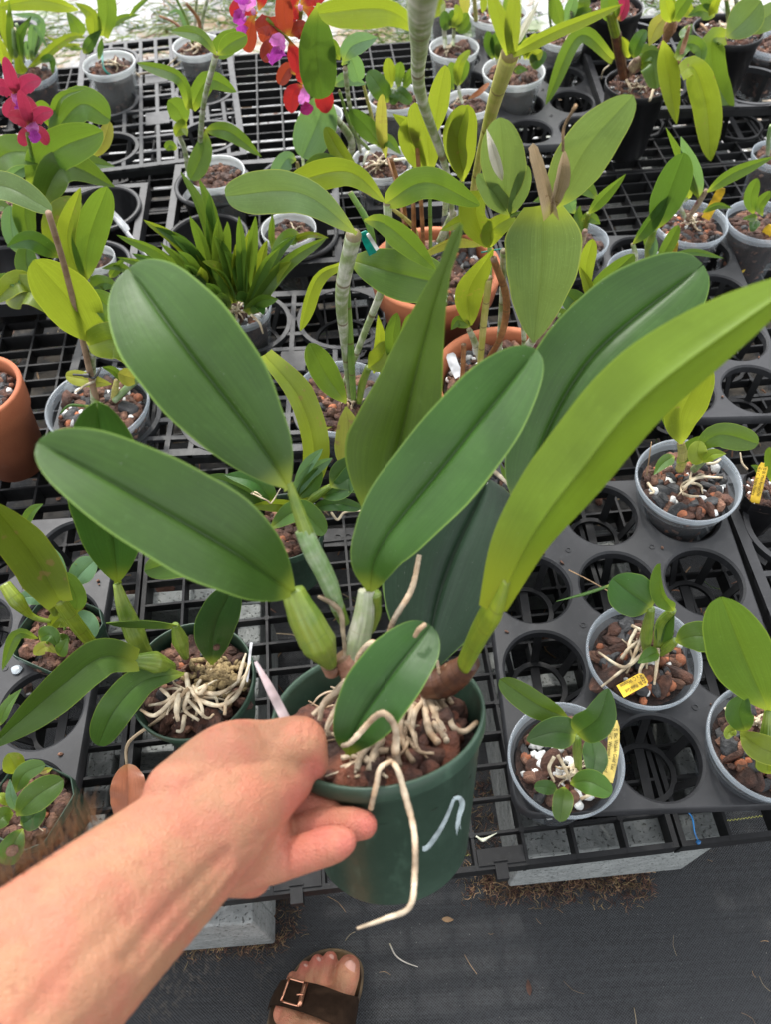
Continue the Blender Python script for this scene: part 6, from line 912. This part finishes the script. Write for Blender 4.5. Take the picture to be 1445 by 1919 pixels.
for (px, py, w_, s_) in ((690, 1545, 40, 1), (650, 1575, 42, .9), (600, 1560, 50, .8), (550, 1600, 60, .6), (590, 1445, 28, .9), (560, 1505, 50, .7), (480, 1640, 60, .35), (430, 1400, 90, .25), (330, 1480, 110, .12), (200, 1750, 160, .12)):
    fl = np.maximum(fl, s_*np.exp(-(np.linalg.norm(pall-np.array([px, py]), axis=1)/w_)**2)*(V[:, 2] > .25))
for (px, py, z, w_, s_) in ((655, 1800, .036, .014, .6), (618, 1795, .036, .010, .8), (594, 1800, .036, .010, .8), (571, 1812, .034, .010, .8)): fl = np.maximum(fl, s_*np.exp(-(np.linalg.norm(V-P(px, py, z), axis=1)/w_)**2))
at_ = person.data.attributes.new('flush', 'FLOAT', 'POINT'); at_.data.foreach_set('value', fl.astype(np.float32))
def nail(c, t_, nrm, L, w, name='nail'):
    t_ = unit(t_); nrm = unit(nrm); s_ = np.cross(t_, nrm); V = []
    for i in range(9):
        for j in range(7):
            u, v = (j-3)/3, (i-4)/4; k = (1-abs(v)**4)**.5 if abs(v) < 1 else .35; V.append(c+t_*v*L/2+s_*u*w/2*k-nrm*(u*u*w*.16+v*v*L*.05))
    return mk(name, V, [(i*7+j, i*7+j+1, (i+1)*7+j+1, (i+1)*7+j) for i in range(8) for j in range(6)], 'nail', person)
td = P(653, 1797, .04)-P(643, 1857, .04); nail(P(654, 1815, .0505), td, (0.05, .12, 1), .0165, .0125, 'toenail')
nail(P(619, 1794, .0405), td, (0, .35, 1), .007, .007, 'toenail'); nail(P(595, 1799, .039), td, (0, .35, 1), .0065, .0065, 'toenail'); nail(P(571, 1811, .0375), td, (0, .35, 1), .006, .006, 'toenail')
# arm hair along the upper edge of the forearm
mb = MB(); vn = None
for i in range(700):
    s_ = random.random(); t_ = s_*.68; cx = -60+470*t_; cy = 1945-455*t_; dd_ = .35+.11*t_; rr = (205-100*t_); ph = random.uniform(-.9, .5)
    base = D(cx, cy, dd_); up_ = unit(D(cx-62, cy-78, dd_)-base); to_ = unit(CAM-base); alo = unit(D(cx+60, cy-50, dd_)-base); out = unit(up_*math.cos(ph)+to_*math.sin(ph)*.8)
    r_m = rr*dd_/F; b0 = base+out*r_m*.97; L = random.uniform(.008, .019); tip = b0+out*L*.75+alo*L*random.uniform(.2, .9)+up_*L*random.uniform(-.2, .3); md = (b0+tip)/2+out*L*.18
    V, Fc, U = tube_geo([b0, md, tip], [.00016, .00013, .00005], 6, 3); mb.add(V, Fc, U)
o = mb.build('arm_hair', 'hair', person, True); o['kind'] = 'stuff'
# sandal: sole, two straps in one broad band, buckle
sole = [(545, 1826), (565, 1800), (590, 1784), (618, 1777), (645, 1780), (668, 1793), (679, 1815), (677, 1850), (668, 1885), (660, 1920), (652, 1960), (640, 2010), (600, 2030), (550, 2020), (512, 1985), (498, 1940), (505, 1890), (520, 1855)]
pts = [P(a, b, .022) for a, b in sole]; n = len(pts); cc = np.mean(pts, axis=0); Vs = []; 
dense = spline(pts+[pts[0]], 73)[:-1]; m_ = len(dense)
for sc, z in ((1.0, .001), (1.01, .012), (1.0, .022), (.965, .0245), (.93, .021)): Vs += [(cc[0]+(q[0]-cc[0])*sc, cc[1]+(q[1]-cc[1])*sc, z) for q in dense]
Fs = [(k*m_+i, k*m_+(i+1) % m_, (k+1)*m_+(i+1) % m_, (k+1)*m_+i) for k in range(4) for i in range(m_)]+[tuple(4*m_+i for i in range(m_)), tuple(reversed(range(m_)))]
mk('sandal_sole', Vs, Fs, 'footbed', person)
def band(rows, name, th=.0022):
    """rows: list of cross-lines, each a list of 3D points from outer edge over the foot to inner edge"""
    R = [spline(r_, 22) for r_ in rows]; G = np.array([spline([r_[j] for r_ in R], 14) for j in range(22)]); V = G.reshape(-1, 3); up_ = np.zeros_like(V); V_ = []; nn = 14
    for s_ in (0, 1): V_.append(V+np.array([0, 0, th*s_]))
    V_ = np.vstack(V_); k = len(V); Fc = [(j*nn+i, j*nn+i+1, (j+1)*nn+i+1, (j+1)*nn+i) for j in range(21) for i in range(nn-1)]; Fc = [tuple(x+k for x in f) for f in Fc]+[tuple(reversed(f)) for f in Fc]
    bd = [j*nn for j in range(22)]+[21*nn+i for i in range(1, nn)]+[j*nn+nn-1 for j in range(20, -1, -1)]+[i for i in range(nn-2, 0, -1)]
    Fc += [(bd[i], bd[(i+1) % len(bd)], bd[(i+1) % len(bd)]+k, bd[i]+k) for i in range(len(bd))]
    return mk(name, V_, Fc, 'suede', person)
band([[P(520, 1848, .022), P(530, 1836, .045), P(560, 1838, .053), P(600, 1846, .056), P(645, 1862, .060), P(668, 1868, .046), P(672, 1875, .022)],
      [P(508, 1870, .022), P(518, 1860, .048), P(560, 1870, .064), P(600, 1882, .076), P(640, 1890, .074), P(664, 1897, .048), P(668, 1905, .022)],
      [P(500, 1895, .022), P(512, 1884, .052), P(555, 1894, .082), P(595, 1908, .090), P(632, 1925, .086), P(655, 1940, .058), P(660, 1945, .022)]], 'sandal_strap')
bq = [P(541, 1833, .0605), P(572, 1842, .0665), P(560, 1886, .0785), P(526, 1876, .067)]; mb = MB()
for i in range(4):
    a, b = bq[i], bq[(i+1) % 4]; V, Fc, U = tube_geo([a, (a+b)/2, b], [.0012 if i != 1 else .0026], 6, 8, .8); mb.add(V, Fc, U)
a = (bq[0]+bq[3])/2; b = (bq[1]+bq[2])/2; mk('buckle', np.vstack(mb.V), mb.F, 'buckle_copper', person, smooth=True)
V, Fc, U = tube_geo([b+np.array([-.006, 0, .001]), b+np.array([.001, 0, .002])], [.0010], 5, 6); mk('buckle_pin', V, Fc, 'buckle_copper', person, U)
# ================================================================== LITTER
def strands(name, n, fn, mats, L=(.01, .04), r=.0005, label=None, cat=None, z=.002):
    mb = MB()
    for i in range(n):
        x, y = fn(); a = random.random()*6.28; l = random.uniform(*L); b = a+random.uniform(-.9, .9); zz = z+random.random()*.004
        p0 = np.array([x, y, zz]); p1 = p0+np.array([math.cos(a), math.sin(a), random.uniform(0, .12)])*l/2; p2 = p1+np.array([math.cos(b), math.sin(b), random.uniform(-.05, .08)])*l/2
        V, Fc, U = tube_geo([p0, p1, p2], [r*random.uniform(.5, 1.2)], 5, 3); mb.add(V, Fc, U, m=random.randrange(len(mats)))
    o = mb.build(name, mats, None, True); o['kind'] = 'stuff'
    if label: o['label'] = label
    return o
def near_block():
    k = random.random()
    if k < .45: return random.uniform(.10, .30), .172-.004+abs(random.gauss(0, .010))*-1+.03*(random.random()-.3)
    if k < .6: return random.uniform(.07, .14), random.uniform(.15, .30)
    if k < .85: return random.uniform(-.34, -.14), .122-abs(random.gauss(0, .008))
    return random.uniform(-.16, -.12), random.uniform(.12, .3)
strands('plant_debris', 3600, near_block, ['twig', 'bark_tan', 'moss', 'bark', 'bark'], (.003, .011), .0004)
strands('fallen_needles', 90, lambda: (random.uniform(-.5, .7), random.uniform(-.25, .3)), ['twig', 'spathe_dry', 'twig'], (.004, .030), .00035)
strands('leaf_litter', 2600, lambda: (random.uniform(-1.3, 1.5), random.uniform(.3, 1.75)), ['twig', 'spathe_dry', 'bark_tan', 'leaf_dead', 'leaf_mid'], (.012, .07), .0011)
strands('grass', 1500, lambda: (lambda c_: (c_[0]+random.gauss(0, .09), c_[1]+random.gauss(0, .10)))(random.choice([(-.55, 2.5), (.05, 2.35), (.12, 2.6), (.3, 2.4), (-.2, 2.7), (.2, 2.2), (-.9, 2.45), (.9, 2.5), (-.35, 2.6)])), ['leaf_mid', 'leaf_lime', 'leaf_mid'], (.03, .11), .0016, z=0.0)
mb = MB()
for i in range(420):
    x, y = random.uniform(-1.4, 1.6), random.uniform(1.0, 3.2)
    if random.random() < .5: x, y = random.uniform(-.6, .9), random.uniform(.26, 1.2)
    chunk(mb, np.array([x, y, .002 if y < 1.5 else -.010]), random.uniform(.003, .011)*(.5 if y < .4 else 1), random.choice(('bark', 'bark', 'perl')), 1, random.choice((0, 1, 1, 2)))
o = mb.build('bark_debris', ['bark', 'bark_tan', 'perlite'], None, True); o['kind'] = 'stuff'
mb = MB()
for i in range(150):
    x, y = random.choice([(random.uniform(.12, .38), random.uniform(.19, .56)), (random.uniform(.27, .53), random.uniform(.68, 1.04)), (random.uniform(-.58, -.33), random.uniform(.18, .53))]); fx, fy = 0, 0
    ok = True
    for (ox, oy) in ((.1125, .186), (.258, .672), (-.603, .160)):
        if 0 < x-ox < .2895 and 0 < y-oy < .386:
            dx = (x-ox) % .0965-.04825; dy = (y-oy) % .0965-.04825
            if math.hypot(dx, dy) < .0475: ok = False
    if ok: chunk(mb, np.array([x, y, .2635]), random.uniform(.0008, .0022), random.choice(('bark', 'perl')), 1, random.choice((0, 1, 1, 2)))
o = mb.build('bark_crumbs', ['bark', 'bark_tan', 'perlite'], None, True); o['kind'] = 'stuff'
strands('straw_litter', 1400, lambda: (random.gauss(-.5, .6) if random.random() < .6 else random.uniform(-1.5, 1.5), random.uniform(1.9, 3.6)), ['twig', 'bark_tan', 'spathe_dry'], (.02, .10), .0016, z=-.008)
for (px, py, z, L_, a_, mt, lb) in ((992, 1850, .003, .016, 1.6, 'bark', 'small brown dry leaf lying alone on the black fabric'), (840, 1723, .003, .014, -.1, 'twig', 'pale dry leaf flake on the fabric below the pot')):
    c_ = P(px, py, z); d_ = np.array([math.cos(a_), math.sin(a_), .05]); o = leaf(None, [c_-d_*L_/2, c_, c_+d_*L_/2], .006, mt, 'n', .4, 0, name='dead_leaf', wpx=False, n=10); tag(o, lb, 'dead leaf')
V, Fc, U = tube_geo([P(731, 1768, .004), P(742, 1790, .006), P(760, 1803, .004), P(784, 1812, .003)], [.0009, .0009, .0007, .0004], 16, 5); tag(mk('straw', V, Fc, 'spathe_white', None, U), 'single pale bent straw on the fabric right of the sandal', 'straw')
